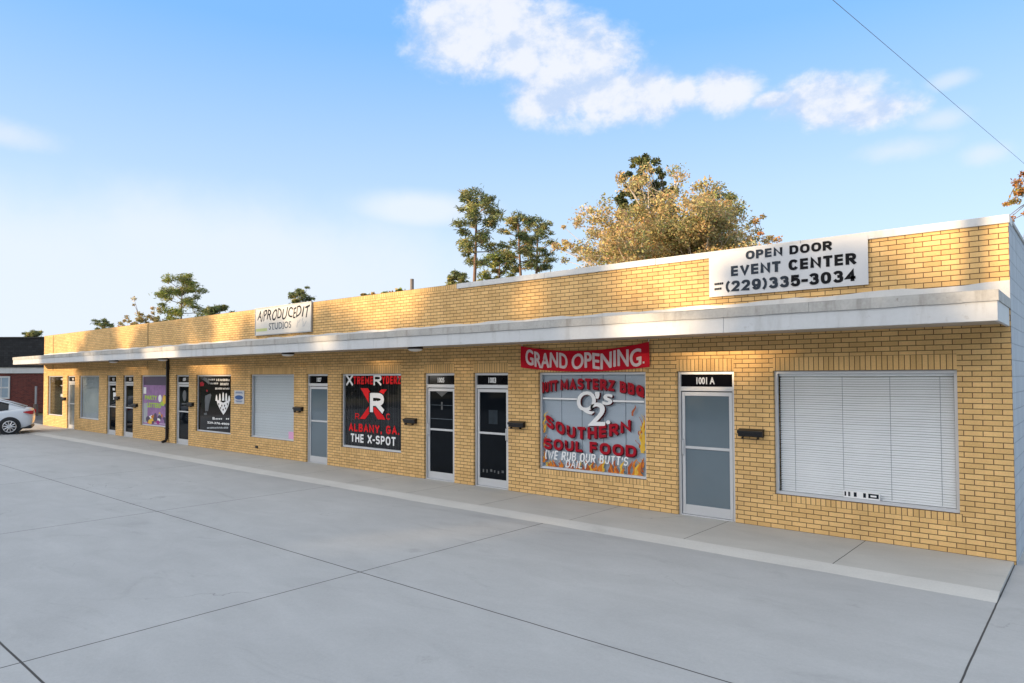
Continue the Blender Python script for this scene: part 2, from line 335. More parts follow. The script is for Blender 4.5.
def block_text(mb, s, x0, x1, z0, z1, y, stroke, gap=.16, shear=0.0, warp=None, grow=0.0, hs=1.0, mi=0):
    """stroke / gap in letter heights; hs thins the horizontal strokes"""
    H_ = z1 - z0; tot = sum(GL[c][0] for c in s) + gap * (len(s) - 1); k = (x1 - x0) / tot; t = stroke * (H_ if not warp else 1.0)
    if warp: t = stroke
    x = x0; lay = 0
    for ch in s:
        wd, strokes = GL[ch]; W = wd * k
        hgt = warp[1] if warp else H_
        tt = t * hgt if warp else t
        tx = min(tt, W * (.95 if ch in "I.'," else .55 if ch in '()' else (.27 if ch in 'MW' else .36)))
        for pl in strokes:
            pts = [(x + tx / 2 + u * (W - tx), tt * hs / 2 + v * (hgt - tt * hs)) for u, v in pl]
            closed = len(pts) > 3 and abs(pts[0][0] - pts[-1][0]) + abs(pts[0][1] - pts[-1][1]) < 1e-6
            n = len(pts); Lf, Rt = [], []
            for i, p in enumerate(pts):
                a = pts[i - 1] if i else (pts[-2] if closed else None); b = pts[i + 1] if i < n - 1 else (pts[1] if closed else None)
                d0 = Vector((p[0] - a[0], p[1] - a[1])).normalized() if a else None; d1 = Vector((b[0] - p[0], b[1] - p[1])).normalized() if b else None
                d = ((d0 or d1) + (d1 or d0)); d = d.normalized() if d.length > 1e-4 else (d0 or d1)
                nrm = Vector((-d.y, d.x)); ml = 1.0
                if d0 and d1: ml = min(1 / max(.3, abs(nrm.dot(Vector((-d0.y, d0.x))))), 1.9)
                e = Vector((0, 0))
                if not closed and (i == 0 or i == n - 1): e = d * ((-1 if i == 0 else 1) * (tt * .42 if abs(d.x) > abs(d.y) or True else 0)) * (.98 if len(pl) == 2 else .6)
                hx, hz = (tx / 2 + grow) * ml, (tt * hs / 2 + grow) * ml
                q = Vector(p) + e
                Lf.append((q.x + nrm.x * hx, q.y + nrm.y * hz)); Rt.append((q.x - nrm.x * hx, q.y - nrm.y * hz))
            vs, fs = [], []
            for l_, r_ in zip(Lf, Rt):
                for px, pz in (l_, r_):
                    X = px + shear * (pz - hgt * .5)
                    if warp: X, Z = warp[0](X, pz / hgt)
                    else: Z = z0 + pz
                    vs.append((X, y - .00007 * (lay % 9), Z))
            for i in range(n - 1): fs.append((2 * i, 2 * i + 1, 2 * i + 3, 2 * i + 2))
            mb.raw(vs, fs, mi); lay += 1
        x += W + gap * k
def pxrect(l, t, r, b, Y, tl=None):
    a = at(l, t, Y); c = at(r, b, Y); return a.x, c.x, c.z, a.z

# ------------------------------------------------------------------ setting: ground
g = MB(); g.face([(-400, -400, -0.12), (400, -400, -0.12), (400, 400, -0.12), (-400, 400, -0.12)]); tag(g.build('ground', 'earth'), kind='structure')
g = MB(); g.face([(-41.6, -24, -0.04), (30, -24, -0.04), (30, 0.3, -0.04), (-41.6, 0.3, -0.04)])
tag(g.build('parking_lot', 'lot'), kind='structure')
g = MB(); g.face([(0.0, 0.3, -0.044), (30, 0.3, -0.044), (30, 24, -0.044), (0.0, 24, -0.044)]); tag(g.build('side_yard_pavement', 'walk'), kind='structure')
g = MB(); g.face([(-51.5, -60, -0.06), (-41.6, -60, -0.06), (-41.6, 60, -0.06), (-51.5, 60, -0.06)]); g.face([(-41.6, -34, -0.06), (60, -34, -0.06), (60, -24, -0.06), (-41.6, -24, -0.06)])
tag(g.build('road', 'asphalt'), kind='structure')
g = MB()
prof = [(0.12, 0.0), (-1.585, 0.0), (-1.585, -0.2), (0.12, -0.2)]
X0, X1 = -41.4, -0.025
g.face([(X0, 0.12, 0), (X0, -1.585, 0), (X1, -1.585, 0), (X1, 0.12, 0)]); g.face([(X1, 0.12, 0), (X1, -1.585, 0), (X1, -1.585, -0.2), (X1, 0.12, -0.2)])
tag(g.build('sidewalk', 'walk'), kind='structure')
g = MB()
n = 70; rows = []
for i in range(n + 1):
    x = X0 + (X1 - X0) * i / n; e = 0.012 * math.sin(i * 1.7) + random.uniform(-.012, .012)
    rows.append([(x, -1.585, 0.0), (x, -1.66 + e * .5, -0.006), (x, -1.93 + e, -0.042), (x, -1.93 + e, -0.15)])
for i in range(n):
    for k in range(3): g.face([rows[i][k], rows[i][k + 1], rows[i + 1][k + 1], rows[i + 1][k]])
g.face([rows[n][k] for k in range(4)])
tag(g.build('kerb', 'kerb'), kind='structure')

# ------------------------------------------------------------------ the brick storefront building
XL, XR, H = -39.61, 0.0, 4.366
BL = empty('storefront_building', (-19.8, 0, 0))
tag(BL, 'long low buff brick storefront building with flat white awning and eight shop windows', 'building')
BL.location = (0, 0, 0)
WZ0, WZ1 = 0.535, 2.462
WINDOWS = [(-3.06, -0.60), (-7.79, -5.335), (-14.48, -12.04), (-19.22, -16.76), (-22.89, -20.44), (-27.56, -25.13), (-34.47, -32.02), (-38.95, -36.72)]
DOORS = [(-4.725, -3.70), (-9.61, -8.60), (-11.21, -10.205), (-16.12, -15.10), (-24.48, -23.44), (-29.35, -28.30), (-31.12, -30.10), (-36.07, -35.05)]
REV = 0.115
ops = [(a, b, WZ0, WZ1) for a, b in WINDOWS] + [(a, b, -0.05, WZ1) for a, b in DOORS]
bands = [(a, b, WZ1, WZ1 + 0.2155, 1) for a, b in WINDOWS + DOORS] + [(a - 0.03, b + 0.03, WZ0 - 0.11, WZ0, 2) for a, b in WINDOWS] + [(XL, -10.1, H - 0.0, H + 0.11, 3)]
xs = sorted({XL, XR, -10.1} | {o[i] for o in ops for i in (0, 1)} | {b[i] for b in bands for i in (0, 1)})
zs = sorted({-0.2, H, H + 0.11} | {o[i] for o in ops for i in (2, 3)} | {b[i] for b in bands for i in (2, 3)})
w = MB()
for i in range(len(xs) - 1):
    for k in range(len(zs) - 1):
        cx, cz = (xs[i] + xs[i + 1]) / 2, (zs[k] + zs[k + 1]) / 2
        if any(o[0] < cx < o[1] and o[2] < cz < o[3] for o in ops): continue
        if cz > H and cx > -10.1: continue
        mi = 0
        for b in bands:
            if b[0] < cx < b[1] and b[2] < cz < b[3]: mi = b[4]
        w.face([(xs[i], 0, zs[k]), (xs[i + 1], 0, zs[k]), (xs[i + 1], 0, zs[k + 1]), (xs[i], 0, zs[k + 1])], mi)
for a, b, z0, z1 in ops:
    w.face([(a, 0, z0), (a, 0, z1), (a, 0.3, z1), (a, 0.3, z0)]); w.face([(b, 0, z1), (b, 0, z0), (b, 0.3, z0), (b, 0.3, z1)])
    w.face([(a, 0, z1), (b, 0, z1), (b, 0.3, z1), (a, 0.3, z1)], 1); w.face([(b, 0, z0), (a, 0, z0), (a, 0.3, z0), (b, 0.3, z0)], 2)
# parapet top and inside face
w.face([(XL, 0, H + .11), (-10.1, 0, H + .11), (-10.1, .3, H + .11), (XL, .3, H + .11)], 3); w.face([(-10.1, 0, H), (-10.1, .3, H), (-10.1, .3, H + .11), (-10.1, 0, H + .11)], 3)
w.face([(-10.1, 0, H), (XR, 0, H), (XR, .3, H), (-10.1, .3, H)]); w.face([(XL, .3, 3.9), (XL, .3, H + .11), (-10.1, .3, H + .11), (-10.1, .3, 3.9)]); w.face([(-10.1, .3, 3.9), (-10.1, .3, H), (XR, .3, H), (XR, .3, 3.9)])
w.build('front_wall', ['brick', 'soldier_top', 'soldier_sill', 'soldier_cap'], BL)
w = MB(); w.box(XR - .25, XR + .004, 0.012, 15, -0.2, H + .03); w.build('side_wall', 'block', BL)
w = MB(); w.box(XL, XL + .25, .302, 15, -.2, H); w.build('end_wall', 'brick', BL)
w = MB(); w.box(XL + .25, XR - .25, 14.7, 15, -.2, 4.2); w.build('rear_wall', 'block', BL)
w = MB(); w.box(XL + .25, XR - .25, .3, 14.7, 3.7, 3.9); w.build('roof', 'roof', BL)
w = MB(); w.box(XL + .26, XR - .26, 2.6, 2.7, 0, 3.7); w.build('interior_wall', 'interior', BL)
w = MB(); w.box(XL + .26, XR - .26, .31, 2.6, -.03, -.01); w.build('interior_floor', 'interior', BL)
# white metal coping along the right quarter, dark cap on the side wall
w = MB(); xx = [-10.1, -7.6, -5.1, -2.6, XR + .018]
for a, b in zip(xx, xx[1:]): w.box(a + .002, b - .002, -.03 - random.uniform(0, .004), .33, H - .005, H + .105 + random.uniform(0, .006))
w.build('coping', 'white_metal', BL, bevel=.006)
w = MB(); w.box(XR - .27, XR + .022, .335, 15.02, H + .031, H + .085); w.build('side_coping', 'gravel', BL, bevel=.005)
# white painted strip at the foot of the parapet
w = MB(); n = 160; top = []
for i in range(n + 1):
    x = XL + (XR - XL) * i / n; t = 3.56 + .045 * max(0, (x + 5) / 5) + (0.012 if (i // 3) % 2 else -.008) + random.uniform(-.006, .006); top.append((x, t))
for (a, ta), (b, tb) in zip(top, top[1:]):
    w.face([(a, -.008, 3.3), (b, -.008, 3.3), (b, -.008, tb), (a, -.008, ta)]); w.face([(a, -.008, ta), (b, -.008, tb), (b, 0, tb), (a, 0, ta)])
w.face([(XR, -.008, 3.3), (XR, 0.011, 3.3), (XR, 0.011, top[-1][1]), (XR, -.008, top[-1][1])])
w.build('flashing', 'white_metal', BL)
# expansion seams on the wall
for x, c in ((-26.96, 1), (-38.18, 1)):
    w = MB(); w.box(x - .05, x + .05, -.012, -.001, 3.62, H + .08); w.build('wall_seam', 'seam', BL); w = MB(); w.box(x - .05, x + .05, -.012, -.001, 2.70, 3.0); w.build('wall_seam', 'seam', BL)
w = MB(); w.box(-18.84, -18.72, -.03, -.001, .21, .28); w.build('weep_vent', 'black', BL)
# awning
AY, AX0, AX1 = -1.3, -39.62, -0.012
w = MB(); cuts = [AX0, -36.5, -32.6, -28.1, -23.9, -19.6, -15.1, -11.45, -7.2, -3.3, AX1]
for a, b in zip(cuts, cuts[1:]): w.box(a + .0015, b - .0015, AY + random.uniform(0, .004), AY + .05, 3.018, 3.262)
w.box(AX1 - .04, AX1, AY + .052, -.011, 3.018, 3.262); w.box(AX0, AX0 + .04, AY + .052, -.001, 3.018, 3.262)
aw = w.build('awning', 'fascia', BL, bevel=.004)
w = MB(); cuts = [AX0 - .012, -37.4, -33.7, -29.0, -25.2, -20.8, -16.6, -12.4, -8.2, -5.6, -2.1, AX1 + .012]
for a, b in zip(cuts, cuts[1:]):
    d = random.uniform(-.003, .004); N = 6
    for k in range(N):
        q0, q1 = a + (b - a) * k / N, a + (b - a) * (k + 1) / N
        w.box(q0 + (.002 if k == 0 else 0), q1, AY - .022 + d + random.uniform(0, .0025), AY - .002, 3.245 + random.uniform(-.004, .004), 3.375 + random.uniform(-.006, .006))
w.box(AX1 - .03, AX1 + .014, AY - .001, -.009, 3.25, 3.375)
w.build('gravel_stop', 'gravel', aw)
w = MB(); w.box(AX0 + .02, AX1 - .02, AY + .03, -.009, 3.376, 3.384); w.build('awning_roof', 'roof', aw)
w = MB()
for i in range(20):
    a = AX0 + .04 + (AX1 - AX0 - .08) * i / 20; b = AX0 + .04 + (AX1 - AX0 - .08) * (i + 1) / 20
    w.box(a + .003, b - .003, AY + .052, -.004, 3.05 + random.uniform(0, .004), 3.075)
w.build('soffit', 'soffit', aw)

# ---- windows: frame (mesh 'window') > pane, blind, lettering ...
def window(a, b, backing, pane='glass', back_y=None, name='window'):
    f = MB(); t = .045; z0, z1 = WZ0, WZ1; y0, y1 = .055, REV
    f.box(a, b, y0, y1, z0, z0 + t); f.box(a, b, y0, y1, z1 - t, z1); f.box(a, a + t, y0, y1, z0 + t, z1 - t); f.box(b - t, b, y0, y1, z0 + t, z1 - t)
    f.box(a + .005, b - .005, .035, y0, z0 + .001, z0 + .012)
    o = f.build('window', 'alu', BL, bevel=.003)
    p = MB(); p.box(a + t, b - t, .078, .084, z0 + t, z1 - t); p.build('pane', pane, o)
    if backing:
        k = MB(); yy = back_y or .13; k.box(a + .02, b - .02, yy, yy + .01, z0 + .02, z1 - .02); k.build('backing', backing, o)
    return o
YL = 0.0765           # lettering sits on the outside of the glass
def child(mb, name, mats, parent): return mb.build(name, mats, parent)

# W1: white mini blinds
W1 = window(*WINDOWS[0], None); W1['label'] = 'wide window with lowered white mini blinds'
a, b = WINDOWS[0]
s = MB(); z = WZ0 + .06
while z < WZ1 - .09:
    d = random.uniform(-.0015, .0015); tl = random.uniform(-.0015, .002); sag = .003
    N = 6
    for k in range(N):
        q0, q1 = a + .06 + (b - a - .12) * k / N, a + .06 + (b - a - .12) * (k + 1) / N
        s0, s1 = sag * math.sin(math.pi * k / N * 3), sag * math.sin(math.pi * (k + 1) / N * 3)
        s.face([(q0, .132 + tl, z + d - .0132 + s0), (q1, .132 + tl, z + d - .0132 + s1), (q1, .150, z + d + .0132 + s1), (q0, .150, z + d + .0132 + s0)])
    z += .035
s.box(a + .05, b - .05, .13, .165, WZ1 - .085, WZ1 - .045); s.box(a + .06, b - .06, .138, .158, WZ0 + .045, WZ0 + .06)
s.build('blind', 'blind', W1)
s = MB()
for x in (a + .28, a + .98, a + 1.62, b - .22): s.box(x - .003, x + .003, .131, .134, WZ0 + .06, WZ1 - .06)
s.build('blind_cord', 'grey_ink', W1)
q = MB(); q.box(a + .06, b - .06, .2, .21, WZ0, WZ1); q.build('backing', 'interior_grey', W1)
q = MB(); x0, x1, z0, z1 = pxrect(843.5, 493, 880, 502.5, .07); z0 = WZ0 + .05; z1 = z0 + .105; q.box(x0, x1, .068, .075, z0, z1); st = q.build('sticker', 'white_ink', W1)
L = x1 - x0; q = MB(); q.box(x0 + L * .75, x0 + L * .91, .0655, .0661, z0 + .042, z1 - .04); q.build('sticker_gap', 'white_ink', W1); q = MB()
for f0, f1 in ((.03, .075), (.135, .185), (.20, .205), (.29, .37), (.55, .625), (.69, .97)):
    q.box(x0 + L * f0, x0 + L * f1, .0662, .0675, z0 + .022, z1 - .018)
q.build('sticker_print', 'ink', W1)

# W2: soul food lettering on a pale blue-grey panel
W2 = window(*WINDOWS[1], 'shade_blue'); W2['label'] = 'window lettered with soul food wording, flames along the edges'
a, b = WINDOWS[1]
s = MB()
for k in range(1, 5): s.box(a + (b - a) * k / 5 - .005, a + (b - a) * k / 5 + .005, .127, .131, WZ0 + .03, WZ1 - .03)
s.build('panel_seam', 'slate', W2)
def z2(px, py): return at(px, py, YL).z
def zx(px_, py_): return 535 + px_ * .17557, 365 + py_ * .17557     # zoomed crop -> photo
def P2(u, v): q = at(*zx(u, v), YL); return q.x, q.z
red, shd, wht = MB(), MB(), MB()
def words(mb_list, s, l, r, curve, hgt, weight, shear=0.0):
    """word between crop x l..r whose mid line follows curve(u) -> crop y, with letter height hgt (crop px at the middle)"""
    xl, _ = P2(l, 300); xr, _ = P2(r, 300)
    def wp(u, w_, x, z):
        t = l + (r - l) * u; _, zb = P2(t, curve(t) + hgt / 2); _, zt = P2(t, curve(t) - hgt / 2); return x, zb + (zt - zb) * w_
    for mb, dx, dz, y, wt in mb_list:
        if wt < .1:
            lettering(mb, s, xl + dx, xr + dx, 0, 1, y, 0, shear, 1.1, bold=(wt * .30, wt * .2), warp=(lambda u, w_, x, z, dz=dz: (lambda q: (q[0], q[1] + dz))(wp(u, w_, x, z))))
        else:
            hh = P2((l + r) / 2, 300 - hgt / 2)[1] - P2((l + r) / 2, 300 + hgt / 2)[1]
            block_text(mb, s, xl + dx, xr + dx, 0, 1, y, wt, .2, shear, warp=((lambda X, v, dz=dz, dx=dx: (X, wp((X - dx - xl) / (xr - xl), v, 0, 0)[1] + dz)), hh), hs=.85)
RS = [(red, 0, 0, YL - .004, .27), (shd, .026, -.016, YL - .002, .29)]
arc = lambda t: 107 + (t - 290) ** 2 * (0.00033 if t < 290 else .00042)
words(RS, 'BUTT', 34, 128, arc, 62, .04); words(RS, 'MASTERZ', 145, 455, arc, 62, .04); words(RS, 'BBQ', 484, 622, arc, 66, .04)
smile = lambda t: 388 - (t - 290) ** 2 * (0.0015 if t < 290 else .00073)
words(RS, 'SOUTHERN', 62, 545, smile, 68, .04)
lin = lambda t: 446 + (t - 50) * .088
words(RS, 'SOUL', 50, 272, lin, 62, .045); words(RS, 'FOOD', 310, 575, lin, 66, .045)
WS = [(wht, 0, 0, YL - .006, .17)]; WSS = [(wht, 0, 0, YL - .006, .045), (shd, .03, -.015, YL - .002, .05)]
words(WS, '(WE RUB OUR BUTT\'S', 58, 530, lambda t: 508 + (t - 58) * .088, 50, .03, .12); words(WS, 'DAILY', 175, 300, lambda t: 562 + (t - 175) * .06, 42, .025, .15)
words(WSS, 'Q', 243, 345, lambda t: 216, 128, .05, .1); words(WSS, "'", 347, 366, lambda t: 172, 34, .04); words(WSS, 's', 388, 440, lambda t: 196, 58, .05, .1)
words(WSS, '2', 305, 398, lambda t: 280, 128, .05, .1); words(WSS, '.', 409, 426, lambda t: 326, 18, .03)
for l, r, y in ((45, 240, 192), (445, 622, 207)):
    (x0, zc), (x1, zd) = P2(l, y), P2(r, y); wht.box(x0, x1, YL - .006, YL - .004, (zc + zd) / 2 - .016, (zc + zd) / 2 + .016)
child(red, 'lettering', 'dark_red', W2); child(shd, 'lettering_shadow', 'maroon', W2); child(wht, 'white_lettering', 'white_ink', W2)
fl = MB(); rf = random.Random(3)
def flame(x, z, h, wd, mi, lean=0.0):
    N = 7; ph = rf.uniform(0, 6); L_, R_ = [], []
    for k in range(N):
        t = k / (N - 1); cxx = x + lean * t + .05 * math.sin(ph + t * 5) * t; ww = wd * (1 - t) ** .8 * (.75 + .35 * math.sin(t * 7 + ph)) * .5 + .004
        L_.append((cxx - ww, YL - .0005 - len(fl.v) * 1.2e-6, z + h * t)); R_.append((cxx + ww, YL - .0005 - len(fl.v) * 1.2e-6, z + h * t))
    for k in range(N - 1): fl.face([L_[k], R_[k], R_[k + 1], L_[k + 1]], mi)
z0 = WZ0 + .047
for k in range(46):
    u = rf.random(); x = a + .12 + u * (b - a - .25); hh = rf.uniform(.08, .2) * (0.7 + 1.0 * u)
    flame(x, z0, hh, rf.uniform(.05, .12), rf.choice([0, 0, 1, 2, 2]), rf.uniform(-.05, .05))
for k in range(24):
    x = b - .07 - abs(rf.gauss(0, .05)); zz = z0 + rf.uniform(0, .9) * .95; flame(x, zz, rf.uniform(.14, .34), rf.uniform(.035, .07), rf.choice([0, 1, 1, 2]), rf.uniform(-.06, .03))
for k in range(15):
    x = a + .07 + abs(rf.gauss(0, .03)); zz = z0 + rf.uniform(0, 1.0); flame(x, zz, rf.uniform(.1, .24), rf.uniform(.03, .06), rf.choice([0, 1, 2]), rf.uniform(-.02, .05))
x, z = P2(556, 290); flame(x, z, .2, .07, 2, .03)
child(fl, 'flame_print', ['orange', 'yellow', 'flame_dark'], W2)

# W3: black window, red and white lettering
W3 = window(*WINDOWS[2], 'interior', pane='glass'); W3['label'] = 'black window with a big red X and white R'
a, b = WINDOWS[2]
k = MB(); rr = random.Random(5); x = a + .05
while x < b - .1:
    wd = rr.uniform(.05, .16); k.box(x, x + wd * .8, .118 + rr.uniform(0, .006), .127, WZ0 + .04, WZ1 - .04); x += wd
k.build('curtain', plain('dark_curtain', (.010, .011, .013), .8, var=.6, scale=3, spec=.1), W3)
def P3(u, v): q = at(340 + u * .12745, 368 + v * .12745, YL); return q.x, q.z
def w3(mb, s, l, r, tl, bl, tr, br, wt, y=YL, shear=0):
    xl, _ = P3(l, 300); xr, _ = P3(r, 300); zb = (P3(l, bl)[1] + P3(r, br)[1]) / 2; zt = (P3(l, tl)[1] + P3(r, tr)[1]) / 2
    block_text(mb, s, xl, xr, zb, zt, y, wt * 4.6 if len(s) > 1 else wt * 4, .2, shear)
red, wht, bk = MB(), MB(), MB()
w3(wht, 'X', 48, 102, 52, 138, 52, 138, .05, YL - .003); w3(wht, 'R', 263, 325, 52, 138, 52, 138, .05, YL - .003)
w3(red, 'TREME', 103, 260, 66, 128, 66, 128, .05); w3(red, 'YDERZ', 328, 478, 62, 126, 62, 126, .05)
for (u0, v0, u1, v1, wd) in ((190, 158, 325, 402, 58), (345, 168, 175, 400, 42)):
    (xa, za), (xb, zb) = P3(u0, v0), P3(u1, v1); hw = wd * .12745 * .021
    y = YL - .001 if u0 < u1 else YL - .0005
    red.raw([(xa - hw, y, za), (xa + hw, y, za), (xb + hw, y, zb), (xb - hw, y, zb)], [(3, 2, 1, 0)])
w3(bk, 'R', 226, 354, 188, 360, 188, 360, .088, YL - .0025); w3(wht, 'R', 236, 345, 196, 352, 196, 352, .062, YL - .004)
w3(red, 'R', 120, 152, 355, 402, 355, 402, .04, YL - .002); w3(red, 'LLC', 297, 395, 355, 405, 355, 405, .04, YL - .002)
w3(red, 'ALBANY, GA.', 70, 465, 437, 500, 452, 520, .05); w3(wht, 'THE X-SPOT', 85, 437, 515, 585, 540, 606, .045)
child(red, 'red_lettering', plain('bright_red_vinyl', (.68, .010, .014), .5, var=.12, spec=.12), W3); child(wht, 'white_lettering', 'white_ink', W3); child(bk, 'lettering_shadow', 'vinyl_black', W3)

# W4: pale shade and a pink note
W4 = window(*WINDOWS[3], 'frost_pale'); W4['label'] = 'window closed by a pale shade with a pink note in its corner'
a, b = WINDOWS[3]; q = MB(); q.box(b - .38, b - .06, .070, .0755, WZ0 + .05, WZ0 + .26); q.build('note', 'pink', W4)
s = MB()
for i in range(1, 24): z = WZ0 + .05 + i * .078; s.box(a + .05, b - .05, .1255, .131, z, z + .006)
s.build('shade_fold', plain('shade_fold', (.36, .38, .39), .6), W4)
# W5: black poster window
W5 = window(*WINDOWS[4], None, pane='vinyl_black'); W5['label'] = 'black window with a white crown like skeletal emblem'
def P5(u, v): q = at(195 + u * .10256, 370 + v * .10256, YL); return q.x, q.z
def poly5(mb, pts, y=YL - .001, mi=0):
    mb.face([(P5(u, v)[0], y, P5(u, v)[1]) for u, v in pts][::-1], mi)
e = MB()
poly5(e, [(207, 290), (225, 345), (250, 395), (277, 437), (300, 405), (325, 350), (338, 300), (310, 300), (275, 320), (235, 298)])
for u, v0 in ((210, 240), (243, 228), (275, 215), (305, 222), (333, 245)):
    poly5(e, [(u - 11, 300), (u + 11, 300), (u + 6, v0 + 14), (u, v0), (u - 6, v0 + 14)], YL - .0012)
child(e, 'emblem', 'white_ink', W5)
e = MB()
for u, v in ((232, 330), (262, 345), (290, 345), (316, 330), (275, 385), (250, 368), (300, 372)):
    poly5(e, [(u - 6, v), (u, v + 18), (u + 6, v), (u, v - 10)], YL - .0024)
child(e, 'emblem_gap', 'vinyl_black', W5)
e = MB()
poly5(e, [(70, 90), (90, 70), (115, 80), (150, 130), (135, 140), (100, 110)]); poly5(e, [(100, 250), (150, 230), (160, 245), (140, 330), (128, 400), (100, 402), (96, 300)]); poly5(e, [(86, 420), (115, 415), (118, 435), (92, 440)])
child(e, 'figure_print', plain('dim_grey_print', (.13, .14, .15), .5, var=.4, scale=6, spec=.1), W5)
e = MB(); poly5(e, [(48, 125), (70, 112), (90, 130), (84, 156), (52, 158)]); poly5(e, [(110, 192), (124, 195), (122, 212), (110, 210)]); child(e, 'cap_print', 'dark_red', W5)
e = MB(); rl = random.Random(8)
for v, l, r, h in ((92, 130, 200, 9), (96, 205, 335, 12), (130, 150, 235, 9), (136, 245, 335, 13), (180, 195, 335, 10), (562, 115, 335, 9)):
    u = l
    while u < r - 8:
        du = rl.uniform(8, 22); poly5(e, [(u, v + h), (min(u + du, r), v + h), (min(u + du + 3, r), v - h + rl.uniform(0, 6)), (u + 3, v - h + rl.uniform(0, 6))]); u += du + rl.uniform(3, 7)
child(e, 'script_print', 'grey_ink', W5)
e = MB()
def w5(mb, s, l, r, t, bt, wt): xl, z1 = P5(l, t); xr, z0 = P5(r, bt); lettering(mb, s, xl, xr, z0, z1, YL - .001, wt)
w5(e, '229-376-4909', 120, 335, 500, 540, .03); w5(e, 'B', 172, 195, 458, 485, .03)
for u in range(200, 330, 17):
    if u in (268, 285): continue
    poly5(e, [(u, 483), (u + 11, 483), (u + 13, 470), (u + 2, 470)])
child(e, 'phone_lettering', 'white_ink', W5)
# W6: purple poster window
W6 = window(*WINDOWS[5], None, pane='purple'); W6['label'] = 'window filled with a purple poster and green lettering'
def P6(u, v): q = at(138 + u * .0937, 368 + v * .0937, YL); return q.x, q.z
def rect6(mb, l, t, r, bt, mi=0, y=YL - .001): (x0, z1), (x1, z0) = P6(l, t), P6(r, bt); mb.face([(x0, y, z0), (x1, y, z0), (x1, y, z1), (x0, y, z1)], mi)
def ell6(mb, u, v, ru, rv, mi=0, y=YL - .0015): mb.face([(P6(u + ru * math.cos(t), v)[0], y, P6(u, v + rv * math.sin(t))[1]) for t in [-2 * math.pi * k / 18 for k in range(18)]], mi)
e = MB(); rect6(e, 65, 85, 315, 185); rect6(e, 60, 372, 100, 580, 1, YL - .0012); rect6(e, 60, 205, 88, 275, 2, YL - .0012); rect6(e, 62, 575, 312, 604, 2, YL - .0012)
rr = random.Random(12)
for i in range(9): u = 75 + i * 27; rect6(e, u, rr.uniform(85, 110), u + rr.uniform(4, 12), rr.uniform(150, 185), 0, YL - .0013)
for i in range(26): ell6(e, rr.uniform(100, 305), rr.uniform(490, 580), rr.uniform(8, 24), rr.uniform(14, 32), rr.choice([2, 3, 4, 5, 0, 1]), YL - .0015 - i * .0001)
ell6(e, 235, 325, 18, 40, 2); ell6(e, 283, 335, 22, 50, 4); ell6(e, 262, 380, 22, 26, 6, YL - .0014); ell6(e, 300, 395, 18, 30, 0, YL - .0013)
child(e, 'poster_print', [plain('dark_plum_print', (.05, .03, .08), .5), 'grey_ink', 'white_ink', 'magenta', 'yellow', 'orange', 'green_ink'], W6)
e = MB()
def w6(s, l, r, t, bt): xl, z1 = P6(l, t); xr, z0 = P6(r, bt); lettering(e, s, xl, xr, z0, z1, YL - .004, .045)
w6('PARTY', 74, 208, 290, 342); w6('LETTERS', 100, 245, 368, 428); child(e, 'lettering', 'green_ink', W6)
# W7, W8: clear glass
W7 = window(*WINDOWS[6], plain('reflective_pale_film', (.42, .47, .49), .15, var=.25, scale=.8), pane='glass'); W7['label'] = 'pale reflective window without lettering'
W8 = window(*WINDOWS[7], None); W8['label'] = 'clear end window showing a bright interior'
a, b = WINDOWS[7]; q = MB(); q.box(a + .02, b - .02, .62, .64, .3, 2.6); q.build('backing', 'frost_pale', W8)
q = MB()
for z, h in ((2.25, .1), (1.95, .05), (1.42, .14)): q.box(a + .1, b - .1, .5, .55, z, z + h)
q.box(a + 1.1, a + 1.18, .45, .5, .55, 2.4); q.build('shelf_rail', 'white_ink', W8)
q = MB(); q.tube([(b - .55 + .25 * math.cos(t), .4, .78 + .25 * math.sin(t)) for t in [2 * math.pi * k / 20 for k in range(21)]], .035); q.build('ring_display', 'white_ink', W8)

